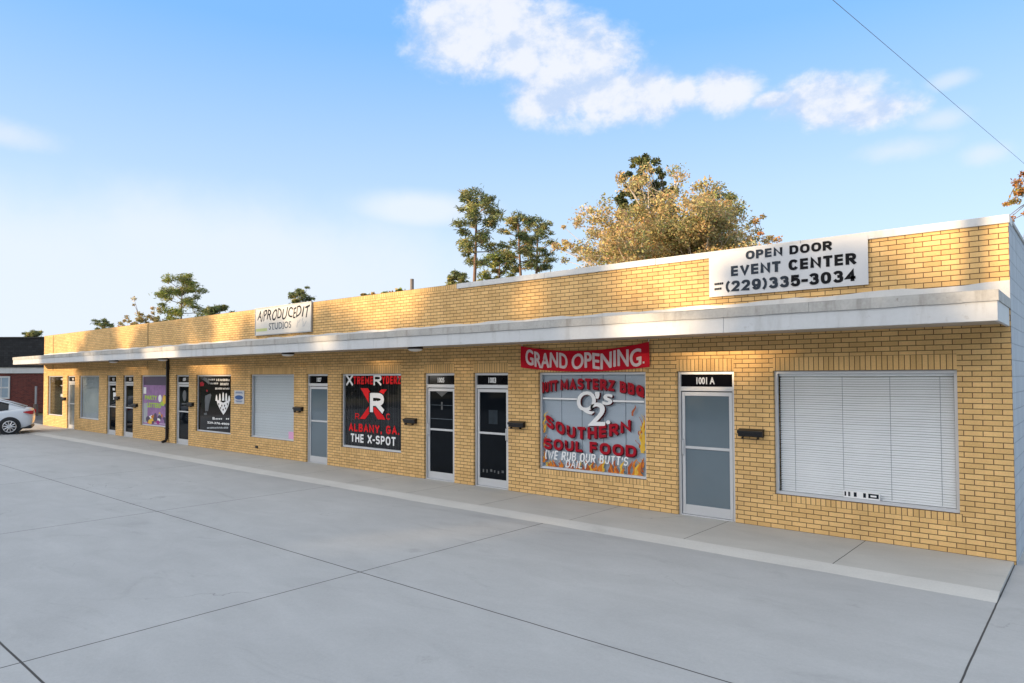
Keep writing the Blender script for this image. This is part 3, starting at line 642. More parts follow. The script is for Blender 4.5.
# ---- doors: frame (mesh 'door') > leaf, door_glass, transom_pane, number, pull_handle
def door(a, b, glass, number, bar_z=1.16, handle='right', label=None, extra=None):
    f = MB(); t = .05; y0, y1 = .05, REV + .02; zt = WZ1
    f.box(a, a + t, y0, y1, 0, zt); f.box(b - t, b, y0, y1, 0, zt); f.box(a + t, b - t, y0, y1, zt - .05, zt); f.box(a + t, b - t, y0, y1, 2.13, 2.205)
    f.box(a + t, b - t, .03, y1, 0.0, .014)
    o = f.build('door', 'alu', BL, bevel=.003)
    if label: o['label'] = label
    l0, l1 = a + t + .012, b - t - .012; s = .055; lz0, lz1 = .02, 2.112
    g = MB(); g.box(l0 - .011, l0 - .001, .10, y1 + .01, lz0, 2.128); g.box(l1 + .001, l1 + .011, .10, y1 + .01, lz0, 2.128); g.box(l0 - .011, l1 + .011, .10, y1 + .01, lz1 + .002, 2.129); g.build('gasket', 'alu_dark', o)
    lf = MB(); ya, yb = .068, .112
    lf.box(l0, l0 + s, ya, yb, lz0, lz1); lf.box(l1 - s, l1, ya, yb, lz0, lz1); lf.box(l0 + s, l1 - s, ya, yb, lz1 - .065, lz1); lf.box(l0 + s, l1 - s, ya, yb, lz0, lz0 + .16)
    lf.box(l0 + s, l1 - s, ya - .004, yb, bar_z - .022, bar_z + .022)
    lf.build('leaf', 'alu', o, bevel=.003)
    gm = MB(); gm.box(l0 + s, l1 - s, .088, .096, lz0 + .16, bar_z - .022); gm.box(l0 + s, l1 - s, .088, .096, bar_z + .022, lz1 - .065); gm.build('door_glass', glass, o)
    tm = MB(); tm.box(a + t, b - t, .085, .095, 2.205, zt - .05); tm.build('transom_pane', 'vinyl_black', o)
    nm = MB(); c = (a + b) / 2 - .02; hw = .055 * len(number) * .5
    lettering(nm, number, c - hw, c + hw, 2.245, 2.365, .083, .035); nm.build('number', 'white_ink', o)
    hd = MB(); hx = l1 - s / 2 if handle == 'right' else l0 + s / 2
    hd.tube([(hx, .066, bar_z - .14), (hx, .03, bar_z - .12), (hx, .025, bar_z), (hx, .03, bar_z + .12), (hx, .066, bar_z + .14)], .011, 8); hd.box(hx - .018, hx + .018, .058, .067, bar_z + .2, bar_z + .24)
    hd.build('pull_handle', 'alu', o, smooth=False)
    if extra: extra(o, l0 + s, l1 - s)
    return o
def ex_sticker(o, x0, x1):
    q = MB(); c = (x0 + x1) / 2; q.box(c - .13, c + .13, .0845, .0875, 1.36, 1.66); q.build('sticker', plain('slate_sticker', (.02, .03, .04), .5, var=.5, scale=14, spec=.15), o)
    q = MB(); r_ = random.Random(4)
    for k in range(6): xx = x0 + .08 + k * .11; q.box(xx, xx + r_.uniform(.03, .06), .0845, .0875, .30 + r_.uniform(0, .04), .36 + r_.uniform(0, .03))
    q.build('glass_print', 'dim_ink', o)
def ex_hours(o, x0, x1):
    q = MB(); c = (x0 + x1) / 2; N = 8
    q.face([(c - .2, .0865, 2.04), (c, .0865, 1.92), (c + .2, .0865, 2.04)][::1]); q.box(c - .02, c + .03, .0845, .0875, 1.62, 1.80); q.build('glass_print', 'dim_ink', o)
    q = MB(); q.box(x0 + .01, x1 - .01, .0845, .0875, 1.40, 1.415); q.box(x0 + .01, x1 - .01, .0845, .0875, 1.72, 1.73); q.build('push_bar', 'slate', o)
def ex_logo(o, x0, x1):
    q = MB(); c = (x0 + x1) / 2; q.raw([(c + .16 * math.cos(t) * (1 if math.sin(t) > 0 else .9), .0865, 1.72 + .2 * math.sin(t)) for t in [2 * math.pi * k / 16 for k in range(16)]], [list(range(15, -1, -1))]); q.box(c - .2, c + .2, .0845, .0875, 1.42, 1.46); q.build('glass_print', 'dim_ink', o)
def ex_notes(o, x0, x1):
    q = MB(); c = (x0 + x1) / 2; q.box(c - .02, c + .26, .0845, .0875, 1.45, 1.75); q.box(c - .1, c + .16, .0845, .0875, 1.84, 1.94); q.build('notice_paper', 'white_ink', o)
door(*DOORS[0], 'frost', '1001 A', handle='none_', label='door of frosted blue grey glass, nearest the corner')
door(*DOORS[1], 'glass_dark', '1003', handle='right', label='black glass door with a small sticker', extra=ex_sticker)
door(*DOORS[2], 'glass_dark', '1005', handle='left', label='dark see-through glass door with hanging sign', extra=ex_hours)
door(*DOORS[3], 'frost', '1007', handle='left', label='frosted blue grey glass door between two windows')
door(*DOORS[4], 'glass_dark', '1009', handle='left', label='dark door with a white emblem on its glass', extra=ex_logo)
door(*DOORS[5], 'glass_dark', '1011', handle='left')
door(*DOORS[6], 'glass_dark', '1013', handle='left', extra=ex_notes)
door(*DOORS[7], plain('grey_tinted_glass', (.16, .18, .19), .06, var=.5, scale=3), '1015', handle='left', label='grey glass door by the end window')

# ------------------------------------------------------------------ things on the building
# awning lights
LIGHTS = [(-10.75, -.68, 'round white awning light in front of the red X window and see-through dark door'),
          (-16.0, -.66, 'round white awning light above the pale shaded window'),
          (-24.0, -.66, 'round white awning light above the black downspout and door with white emblem'),
          (-28.5, -.66, 'farthest round white awning light, above the two narrow dark doors')]
for x, y, lb in LIGHTS:
    t = empty('soffit_light', (x, y, 3.05)); tag(t, lb, 'light', 'round lights under the awning')
    q = MB(); ring = [(.17, 0), (.178, -.02), (.178, -.045), (.165, -.05)]
    N = 20
    for (r0, z0), (r1, z1) in zip(ring, ring[1:]):
        for k in range(N):
            t0, t1 = 2 * math.pi * k / N, 2 * math.pi * (k + 1) / N
            q.face([(r0 * math.cos(t0), r0 * math.sin(t0), z0), (r0 * math.cos(t1), r0 * math.sin(t1), z0), (r1 * math.cos(t1), r1 * math.sin(t1), z1), (r1 * math.cos(t0), r1 * math.sin(t0), z1)])
    fix(q.build('rim', 'bronze', t))
    q = MB(); prof = [(.164, -.045), (.15, -.075), (.10, -.095), (.04, -.102), (.0, -.103)]
    for (r0, z0), (r1, z1) in zip(prof, prof[1:]):
        for k in range(N):
            t0, t1 = 2 * math.pi * k / N, 2 * math.pi * (k + 1) / N
            q.face([(r0 * math.cos(t0), r0 * math.sin(t0), z0), (r0 * math.cos(t1), r0 * math.sin(t1), z0), (r1 * math.cos(t1), r1 * math.sin(t1), z1), (r1 * math.cos(t0), r1 * math.sin(t0), z1)])
    fix(q.build('lens', 'lens', t, smooth=True))
# mailboxes
MAIL = [(-3.41, 1.475, 'black wall mailbox between the nearest frosted door and the white blind window'),
        (-8.33, 1.40, 'black wall mailbox beside the black glass door and soul food window'),
        (-11.66, 1.34, 'black wall mailbox between the red X window and the see-through dark door'),
        (-16.46, 1.485, 'black wall mailbox between the pale shaded window and the frosted door'),
        (-23.22, 1.45, 'black wall mailbox between the white emblem door and black poster window'),
        (-28.02, 1.29, 'lower black mailbox beside the purple poster window'),
        (-29.86, 1.55, 'black wall mailbox between the two far narrow dark doors'),
        (-36.40, 1.39, 'farthest black wall mailbox, beside the end window')]
for x, z, lb in MAIL:
    t = empty('mailbox', (x, 0, z)); tag(t, lb, 'mailbox', 'black mailboxes on the brick wall')
    q = MB(); prof = [(-.001, -.065), (-.075, -.065), (-.085, -.055), (-.085, .02), (-.001, .045)]
    for s0 in (-.2, .2): q.face([(s0, y, zz) for y, zz in (prof if s0 > 0 else prof[::-1])])
    for k in range(5): (y0, z0), (y1, z1) = prof[k], prof[(k + 1) % 5]; q.face([(-.2, y0, z0), (.2, y0, z0), (.2, y1, z1), (-.2, y1, z1)][::-1])
    fix(q.build('box', 'black', t, bevel=.006))
    q = MB(); pr = [(-.002, .062), (-.002, .052), (-.097, .024), (-.097, -.012), (-.103, -.012), (-.103, .03)]
    for s0 in (-.208, .208): q.face([(s0, y, zz) for y, zz in (pr if s0 > 0 else pr[::-1])])
    for k in range(6): (y0, z0), (y1, z1) = pr[k], pr[(k + 1) % 6]; q.face([(-.208, y0, z0), (.208, y0, z0), (.208, y1, z1), (-.208, y1, z1)][::-1])
    fix(q.build('lid', 'black', t, bevel=.003))
    q = MB(); q.box(-.13, .13, -.115, -.09, -.10, -.09); q.box(-.13, -.12, -.115, -.04, -.10, -.066); q.box(.12, .13, -.115, -.04, -.10, -.066); q.build('newspaper_hook', 'black', t)
# downspout
t = empty('downspout', (-25.06, 0, 0)); tag(t, 'black square downspout running from awning to pavement beside the purple poster window', 'downspout')
q = MB(); q.box(-.042, .042, -.095, -.005, .12, 3.05); q.build('pipe', 'black', t, bevel=.008)
q = MB(); q.tube([(0, -.055, .17), (0, -.09, .07), (0, -.22, .03)], [.055, .055, .05], 8); q.build('outlet', 'black', t)
q = MB()
for z in (.5, 1.7, 2.7): q.box(-.075, .075, -.113, -.001, z, z + .03)
q.build('strap', 'black', t)
# event center sign
x0, x1 = -4.09, -1.655
t = empty('event_center_sign', ((x0 + x1) / 2, 0, 3.7)); tag(t, 'white banner sign reading OPEN DOOR EVENT CENTER high on the parapet', 'sign')
def local(o, t):
    o.parent = t; o.location = -t.location; return o
q = MB(); NX, NZ = 24, 8; rr = random.Random(2)
def sy(u, v): return -.038 - .003 * math.sin(u * 9) * math.sin(v * 3 + 1) - .0008 * math.sin(u * 23 + v * 3)
za, zb = 3.705, 4.435
for i in range(NX):
    for k in range(NZ):
        pts = []
        for di, dk in ((0, 0), (1, 0), (1, 1), (0, 1)):
            u, v = (i + di) / NX, (k + dk) / NZ; top = zb - .012 * math.sin(u * 3.1) ** 2
            pts.append((x0 + (x1 - x0) * u, sy(u, v), za + (top - za) * v))
        q.face(pts)
o = fix(q.build('sheet', 'sign_white', None)); local(o, t)
if o.data.polygons[0].normal.y > 0: o.data.flip_normals()
q = MB()
def srow(s, l, tl, bl, r, tr, br, wt, slate=False):
    Y = -.0445; xl = at(l, (tl + bl) / 2, Y).x; xr = at(r, (tr + br) / 2, Y).x
    zb_ = (at(l, bl, Y).z + at(r, br, Y).z) / 2; zt_ = (at(l, tl, Y).z + at(r, tr, Y).z) / 2
    block_text(q, s, xl, xr, zb_, zt_, Y, .31, .15, hs=.78)
srow('OPEN DOOR', 745.7, 250.7, 259, 831.8, 240.9, 250.4, .042)
srow('EVENT CENTER', 730.9, 265.6, 275.8, 856.1, 253.2, 264.4, .042)
srow('(229)335-3034', 725.5, 281, 292.8, 856.5, 269.5, 280.6, .042)
mt, nt, bb = newmat('sheen_sign_ink'); s_ = nt.sep(nt.obj()); sheen = nt.smooth(nt.math('ADD', s_[0], nt.math('MULTIPLY', s_[2], .25)), -1.9, -1.75, 1, 0)  # slate end: glossy reflection painted into the ink colour
nt.l.new(nt.mix(sheen, (.008, .009, .012, 1), (.035, .045, .06, 1)), bb.inputs['Base Color']); bb.inputs['Roughness'].default_value = .5; bb.inputs['Specular IOR Level'].default_value = .08
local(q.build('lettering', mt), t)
q = MB()
for py, n_ in ((284.2, 5), (289.2, 4)):
    for k in range(n_):
        c = at(715 + k * 1.85, py - k * .22, -.05); q.box(c.x - .013, c.x + .013, -.0455, -.0435, c.z - .018, c.z + .018)
local(q.build('small_print', 'ink'), t)
# studios sign
t = empty('studios_sign', (-17.3, 0, 3.65)); tag(t, 'weathered cream STUDIOS sign board on the parapet with slanted hand lettering', 'sign')
x0, x1, za, zb = -18.86, -15.81, 3.645, 4.495
q = MB(); q.box(x0 + .03, x1 - .03, -.05, -.012, za + .03, zb - .03); local(q.build('board', 'sign_board'), t)
q = MB(); q.box(x0, x1, -.06, -.01, za, za + .03); q.box(x0, x1, -.06, -.01, zb - .03, zb); q.box(x0, x0 + .03, -.06, -.01, za + .03, zb - .03); q.box(x1 - .03, x1, -.06, -.01, za + .03, zb - .03); local(q.build('sign_frame', 'galv'), t)
q = MB()
wv = lambda ph: (lambda u, w_, x, z: (x + .03 * math.sin(u * 20 + ph), z + .03 * math.sin(u * 31 + ph)))
lettering(q, 'A/PRODUCEDIT', x0 + .10, x1 - .10, 4.085, 4.40, -.052, .012, .28, 1.05, wv(1)); local(q.build('script_lettering', 'ink'), t)
q = MB(); lettering(q, 'STUDIOS', x0 + .80, x0 + 2.02, 3.80, 4.00, -.052, .016, 0, 1.05)
for k in range(7):
    xx = x0 + .80 + 1.22 * (k + .5) / 7
    if k in (1, 2, 4): q.box(xx - .05, xx + .05, -.0522, -.0518, 3.795, 3.812)
local(q.build('lettering', 'slate'), t)
q = MB(); lettering(q, 'a premier', x0 + .06, x0 + .68, 3.79, 3.87, -.052, .02)
q2 = MB(); q2.box(x0 + .05, x0 + .70, -.0515, -.0505, 3.77, 3.86); local(q2.build('tagline_bar', 'olive_ink'), t)
q = MB()
for (u, v, l, dx) in ((2.30, 3.80, .2, .06), (2.38, 3.92, .1, .1), (2.62, 3.80, .16, .0), (2.66, 3.82, .14, .12), (2.56, 3.96, .1, .05)):
    q.raw([(x0 + u, -.052, v), (x0 + u + .03, -.052, v), (x0 + u + .03 + dx, -.052, v + l), (x0 + u + dx, -.052, v + l)], [(0, 1, 2, 3)])
local(q.build('logo', 'grey_ink'), t)
# grand opening banner
t = empty('grand_opening_banner', (-6.72, 0, 2.55)); tag(t, 'red cloth GRAND OPENING banner sagging under the awning above the soul food window', 'banner')
x0, x1 = -8.215, -5.23
def btop(u): return 3.01 - .13 * (1 - (2 * u - 1) ** 2) - .012 * u
def bbot(u): return 2.57 - .085 * (1 - (2 * u - 1) ** 2) - .02 * u
def by(u, v): return -.035 - .012 * math.sin(u * 13 + 1) * (0.3 + v * .7) - .006 * math.sin(u * 29 + v * 4)
q = MB(); NX, NZ = 48, 8
for i in range(NX):
    for k in range(NZ):
        pts = []
        for di, dk in ((0, 0), (1, 0), (1, 1), (0, 1)):
            u, v = (i + di) / NX, (k + dk) / NZ; pts.append((x0 + (x1 - x0) * u, by(u, v), bbot(u) + (btop(u) - bbot(u)) * v))
        q.face(pts)
o = fix(q.build('cloth', 'banner', None, smooth=True))
if o.data.polygons[0].normal.y > 0: o.data.flip_normals()
local(o, t)
q = MB()
def gw(l, r):
    def f(u, w_, x, z):
        uu = (x - x0) / (x1 - x0); v = .14 + .72 * w_ + .05 * math.sin(uu * 26); return x, bbot(uu) + (btop(uu) - bbot(uu)) * v
    return f
v_s = len(q.v)
lettering(q, 'GRAND', x0 + .14, x0 + 1.18, 0, 1, 0, 0, .0, 1.0, gw(0, 1), bold=(.011, .008)); lettering(q, 'OPENING', x0 + 1.30, x1 - .17, 0, 1, 0, 0, .0, 1.0, gw(0, 1), bold=(.011, .008)); q.box(x1 - .135, x1 - .10, -.001, .001, bbot(.96) + .075, bbot(.96) + .11)
q.v = [(x, y + by((x - x0) / (x1 - x0), .5 if False else (z - bbot((x - x0) / (x1 - x0))) / max(.01, btop((x - x0) / (x1 - x0)) - bbot((x - x0) / (x1 - x0)))) - .006, z) for x, y, z in q.v]
local(q.build('lettering', 'banner_white'), t)
q = MB()
for x, z in ((x0 + .02, 2.99), (x1 - .02, 2.97)): q.tube([(x, -.03, z), (x, -.02, 3.05)], .006, 6)
local(q.build('tie_cord', 'white_ink'), t)
# notice
t = empty('wall_notice', (-19.87, 0, 1.54)); tag(t, 'small white notice with a blue oval on the brick between black and pale windows', 'notice')
q = MB(); q.box(-.31, .31, -.02, -.003, 0, .42); q.build('panel', 'sign_white', t, bevel=.004)
q = MB(); q.raw([(.26 * math.cos(k * math.pi / 12), -.022, .2 + .07 * math.sin(k * math.pi / 12)) for k in range(24)], [list(range(24))])
for z, l in ((.36, .2), (.33, .24), (.08, .22), (.05, .16)): q.box(-l, l, -.0225, -.0205, z, z + .018)
q.build('print', 'blue_ink', t)
# roof pipe
d = 12.5; pz = at(412, 279, 1.2); t = empty('vent_pipe', (pz.x, 1.2, 3.9)); tag(t, 'thin grey vent pipe standing on the roof behind the parapet', 'pipe')
q = MB(); q.tube([(0, 0, 0), (0, 0, pz.z - 3.9)], .05, 10); q.build('stack', plain('rusty_pipe', (.20, .17, .15), .7, 0, .3, 6), t)
q = MB(); q.tube([(0, 0, 0), (0, 0, .08)], .2, 10); q.build('boot', 'roof', t)

# ------------------------------------------------------------------ far left: red brick building, post, car
dpt = 48.0; c = spot(20, dpt)
t = empty('red_brick_building', (c.x, c.y, -.05), YAW); tag(t, 'dark red brick building with black shingle roof front and white trim', 'building')
q = MB()
def zpx(py): return height(py, dpt) + .05
q.box(-16, 6, 0, 8, 0, zpx(372)); q.build('wall', 'red_brick', t)
q = MB(); q.box(-16.1, 6.1, -.10, .05, zpx(372) + .003, zpx(366)); q.box(-16.1, 6.1, -.05, .05, zpx(369.3) - .06, zpx(369.3)); q.build('trim_band', 'white_metal', t, bevel=.01)
q = MB(); q.box(-16.2, 6.2, -.18, 8.1, zpx(366) + .003, zpx(337)); q.build('roof', 'shingle', t)
q = MB(); q.box(-16.25, 6.25, -.24, 8.15, zpx(337) + .003, zpx(337) + .09); q.build('roof_edge', 'black', t)
for l, r_ in ((-24, 10.5), (-100, -66)):
    xa, xb = (l - 20) / F_PX * dpt, (r_ - 20) / F_PX * dpt; z0, z1 = zpx(397.5), zpx(375)
    f = MB(); e = .1
    f.box(xa, xb, -.06, -.002, z0, z0 + e); f.box(xa, xb, -.06, -.002, z1 - e, z1); f.box(xa, xa + e, -.06, -.002, z0 + e, z1 - e); f.box(xb - e, xb, -.06, -.002, z0 + e, z1 - e)
    for k in range(1, 4): xx = xa + (xb - xa) * k / 4; f.box(xx - .03, xx + .03, -.05, -.002, z0 + e, z1 - e)
    zz = (z0 + z1) / 2; f.box(xa + e, xb - e, -.048, -.002, zz - .05, zz + .05)
    wv_ = f.build('window', 'white_metal', t)
    f = MB(); f.box(xa + e, xb - e, -.03, -.004, z0 + e, z1 - e); f.build('pane', 'win_pane_far', wv_)
c = spot(36.3, 44); t = empty('steel_post', (c.x, c.y, -.06)); tag(t, 'slim grey steel post in front of the dark red brick wall', 'post')
q = MB(); q.tube([(0, 0, 0), (0, 0, height(384, 44))], .06, 8); q.build('shaft', 'galv', t)
q = MB(); q.tube([(0, 0, 0), (0, 0, .75)], [.16, .13], 10); q.build('base', plain('brown_post_base', (.14, .10, .08), .8), t)

# sedan: length along local +X (nose), origin under the rear axle
def sedan():
    t = empty('parked_car', (-35.44, -2.30, -.04), R(252)); tag(t, 'white sedan parked nose outwards at the far end of the shops', 'car')
    st = [(-1.08, .62, .78, .52, .60), (-1.04, .44, .98, .64, .74), (-.95, .30, 1.08, .78, .82), (-.75, .24, 1.115, .86, .88), (-.4, .22, 1.11, .89, .90), (.0, .22, 1.08, .90, .905), (.5, .20, 1.03, .90, .91), (1.2, .20, .99, .90, .915), (2.0, .20, .965, .90, .91), (2.55, .21, .95, .88, .905), (2.9, .22, .90, .86, .90), (3.3, .24, .82, .80, .87), (3.6, .28, .74, .66, .78), (3.74, .36, .64, .5, .62)]
    rings = []
    for x, zb, zt, wt, wm in st:
        if x < 0: x *= .76
        zm = zb + (zt - zb) * .55
        half = [(0, zt + .015), (wt * .6, zt + .01), (wt * .93, zt - .012), (wm * .985, zt - (zt - zb) * .18), (wm, zm), (wm * .985, zb + (zt - zb) * .2), (wm * .92, zb + .03), (wm * .8, zb), (0, zb)]
        rings.append([(x, y, z) for y, z in half] + [(x, -y, z) for y, z in half[-2:0:-1]])
    q = MB(); n = len(rings[0]); q.v = [p for r in rings for p in r]
    for i in range(len(rings) - 1):
        for k in range(n): q.f.append([i * n + k, i * n + (k + 1) % n, (i + 1) * n + (k + 1) % n, (i + 1) * n + k]); q.mi.append(0)
    q.f.append(list(range(n))[::-1]); q.f.append([(len(rings) - 1) * n + k for k in range(n)]); q.mi += [0, 0]
    b = fix(q.build('body', 'car_paint', t, smooth=True)); sb = b.modifiers.new('s', 'SUBSURF'); sb.levels = sb.render_levels = 2
    # cabin
    cs = [(-.50, 1.10, 1.12, .78, .72), (.05, 1.07, 1.33, .83, .66), (.45, 1.03, 1.455, .85, .61), (1.1, 1.0, 1.475, .86, .60), (1.6, .98, 1.41, .86, .60), (2.1, .97, 1.20, .85, .66), (2.55, .95, .97, .82, .76)]
    def cab(shr, cut0, cut1):
        out = []
        for x, zb, zt, wb, wt in cs:
            wb, wt = wb + shr, wt + shr; zt2 = zt + shr
            out.append([(x, wb, zb - .03), (x, wb - (wb - wt) * .5 + .02, zb + (zt - zb) * .5), (x, wt + .02, zt2 - .03), (x, wt * .75, zt2 + .005), (x, 0, zt2 + .02), (x, -wt * .75, zt2 + .005), (x, -wt - .02, zt2 - .03), (x, -wb + (wb - wt) * .5 - .02, zb + (zt - zb) * .5), (x, -wb, zb - .03)])
        return out
    rg = cab(0, 0, 0); gl, rf_ = MB(), MB()
    for i in range(len(rg) - 1):
        for k in range(8):
            side = k in (0, 1, 6, 7); end = i in (0, 1) or i >= 4
            quad = [rg[i][k], rg[i][k + 1], rg[i + 1][k + 1], rg[i + 1][k]]
            roof = (not side and not end)
            (rf_ if (roof or (side and i == 0)) else gl).face(quad)
    gg = fix(gl.build('window_glass', 'car_glass', t, smooth=True))
    fix(rf_.build('roof', 'car_paint', t, smooth=True))
    pl = MB()
    for sgn in (1, -1):
        pl.tube([(-.50, sgn * .76, 1.13), (.05, sgn * .70, 1.335), (.45, sgn * .645, 1.45), (1.1, sgn * .635, 1.47), (1.6, sgn * .64, 1.405), (2.1, sgn * .69, 1.2), (2.55, sgn * .79, .98)], .035, 8)
        pl.tube([(1.05, sgn * .865, 1.0), (1.1, sgn * .655, 1.45)], .03, 6)
    fix(pl.build('pillar', 'car_paint', t, smooth=True))
    for sgn in (1, -1):
        for x in (0.0, 2.78):
            ar = MB(); ar.tube([(x, sgn * .86, .345), (x, sgn * .915, .345)], .40, 28); ar.build('wheel_arch', 'trim', t)
            wl = MB(); wl.tube([(x, sgn * .72, .335), (x, sgn * .74, .335), (x, sgn * .93, .335), (x, sgn * .945, .335)], [.30, .335, .335, .30], 28); wo = wl.build('wheel', 'rubber', t)
            rm = MB()
            for j in range(10):
                an = 2 * math.pi * j / 10 + .1; d0 = Vector((math.cos(an), 0, math.sin(an)))
                cpt = Vector((x, sgn * .952, .335)); rm.tube([cpt + d0 * .05, cpt + d0 * .225], [.028, .022], 6)
            rm.tube([(x, sgn * .945, .335), (x, sgn * .965, .335)], .06, 12)
            rm.tube([(x + .235 * math.cos(2 * math.pi * j / 24), sgn * .948, .335 + .235 * math.sin(2 * math.pi * j / 24)) for j in range(25)], .018, 6)
            rm.build('rim', 'rim', wo)
    for sgn in (1, -1):
        tl = MB()
        pts = [(-.66, .875, .93), (-.66, .875, 1.01), (-.90, .845, 1.03), (-1.035, .70, 1.0), (-1.07, .58, .95), (-1.05, .62, .86), (-.92, .83, .88)]
        N = 8
        for k in range(N):
            u0, u1 = k / N, (k + 1) / N
            def pos(u):
                x = -.62 - .40 * min(1, u * 1.5) - .06 * u; y = .888 - .02 * u - .30 * max(0, u - .62) / .38; return x * .76, y + .012
            h0 = .02 + .075 * min(1, u0 * 2); h1 = .02 + .075 * min(1, u1 * 2)
            (xa, ya), (xb, yb) = pos(u0), pos(u1)
            tl.face([(xa, sgn * ya, .94 - h0), (xb, sgn * yb, .94 - h1), (xb, sgn * yb, .94 + h1 * .6), (xa, sgn * ya, .94 + h0 * .6)])
        o = fix(tl.build('tail_light', 'tail', t)); so = o.modifiers.new('t', 'SOLIDIFY'); so.thickness = .04; so.offset = 0
        sk = MB(); sk.box(.42, 2.36, sgn * .86 - .02, sgn * .86 + .02, .20, .27); sk.build('side_skirt', 'trim', t)
        dh = MB(); dh.box(.62, .82, sgn * .915 - .012, sgn * .915 + .012, .84, .87); dh.box(1.55, 1.75, sgn * .915 - .012, sgn * .915 + .012, .82, .85); dh.build('door_handle', 'car_paint', t, bevel=.008)
        mr = MB(); mr.box(2.0, 2.2, sgn * .98 - .1, sgn * .98 + .1, .96, 1.08); mr.build('side_mirror', 'car_paint', t, bevel=.03)
    bp = MB(); bp.box(-.78, -.40, -.80, .80, .22, .36); bp.build('rear_bumper', 'trim', t, bevel=.05)
    return t
sedan()

# ------------------------------------------------------------------ trees
def leaf_mat(name, trans=0.25):
    mt, nt, b = newmat(name)
    at_ = nt.n.new('ShaderNodeAttribute'); at_.attribute_name = 'Col'
    df = nt.n.new('ShaderNodeBsdfDiffuse'); tl = nt.n.new('ShaderNodeBsdfTranslucent'); mx = nt.n.new('ShaderNodeMixShader')
    nt.l.new(at_.outputs['Color'], df.inputs[0]); nt.l.new(at_.outputs['Color'], tl.inputs[0]); mx.inputs[0].default_value = trans
    nt.l.new(df.outputs[0], mx.inputs[1]); nt.l.new(tl.outputs[0], mx.inputs[2]); nt.l.new(mx.outputs[0], nt.n['Material Output'].inputs[0]); nt.n.remove(b)
    return mt
M['leaf'] = leaf_mat('leaf_surface')
M['bark_pale'] = plain('pale_bark', (.62, .52, .40), .9, 0, .25, 3)
M['bark_pine'] = plain('pine_bark', (.20, .125, .085), .9, 0, .3, 4)
M['bark_grey'] = plain('grey_bark', (.16, .13, .11), .9, 0, .3, 4)

def leaves(name, clumps, size, palette, rng, parent, aspect=2.2, up=0.25):
    """clumps: list of (center, radii, count, tone); each leaf is a small bent quad"""
    P, S, Cc = [], [], []
    for cen, rad, cnt, tone in clumps:
        d = rng.normal(size=(cnt, 3)); d /= np.linalg.norm(d, axis=1)[:, None] + 1e-9
        rr = np.where(rng.random(cnt) < .72, rng.random(cnt) ** .5, .6 + np.abs(rng.normal(size=cnt)) * .42)
        P.append(np.array(cen) + d * rr[:, None] * np.array(rad))
        base = np.array(palette[tone % len(palette)])
        Cc.append(base[None] * (0.72 + .56 * rng.random((cnt, 1))) * (1 + .10 * rng.normal(size=(cnt, 3))).clip(.6, 1.5))
    P = np.concatenate(P); Cc = np.concatenate(Cc).clip(0.003, .9); n = len(P)
    a = rng.normal(size=(n, 3)); a[:, 2] *= .7; a /= np.linalg.norm(a, axis=1)[:, None]
    b = rng.normal(size=(n, 3)); b[:, 2] += up; b -= a * (a * b).sum(1)[:, None]; b /= np.linalg.norm(b, axis=1)[:, None] + 1e-9
    s = size * (.6 + .8 * rng.random((n, 1)))
    L, W = a * s, b * s / aspect
    V = np.stack([P - L - W * .3, P - W, P + L + W * .3, P + W], 1).reshape(-1, 3)
    me = bpy.data.meshes.new(name); me.vertices.add(4 * n); me.loops.add(4 * n); me.polygons.add(n)
    me.vertices.foreach_set('co', V.astype(np.float32).ravel()); me.loops.foreach_set('vertex_index', np.arange(4 * n, dtype=np.int32))
    me.polygons.foreach_set('loop_start', np.arange(0, 4 * n, 4, dtype=np.int32)); me.update(calc_edges=True)
    ca = me.color_attributes.new('Col', 'FLOAT_COLOR', 'POINT')
    ca.data.foreach_set('color', np.repeat(np.concatenate([Cc, np.ones((n, 1))], 1), 4, axis=0).astype(np.float32).ravel())
    me.materials.append(M['leaf'])
    o = bpy.data.objects.new(name, me); col.objects.link(o)
    if parent: o.parent = parent
    return o

PINE = [(.25, .26, .11), (.18, .205, .10), (.36, .33, .13), (.15, .175, .085)]
AUT = [(.50, .39, .19), (.57, .45, .23), (.40, .34, .16), (.50, .37, .16), (.33, .30, .14)]
RUST = [(.50, .22, .07), (.56, .32, .10), (.38, .18, .06), (.32, .24, .08)]
GREEN = [(.27, .30, .09), (.20, .225, .08), (.38, .37, .11)]

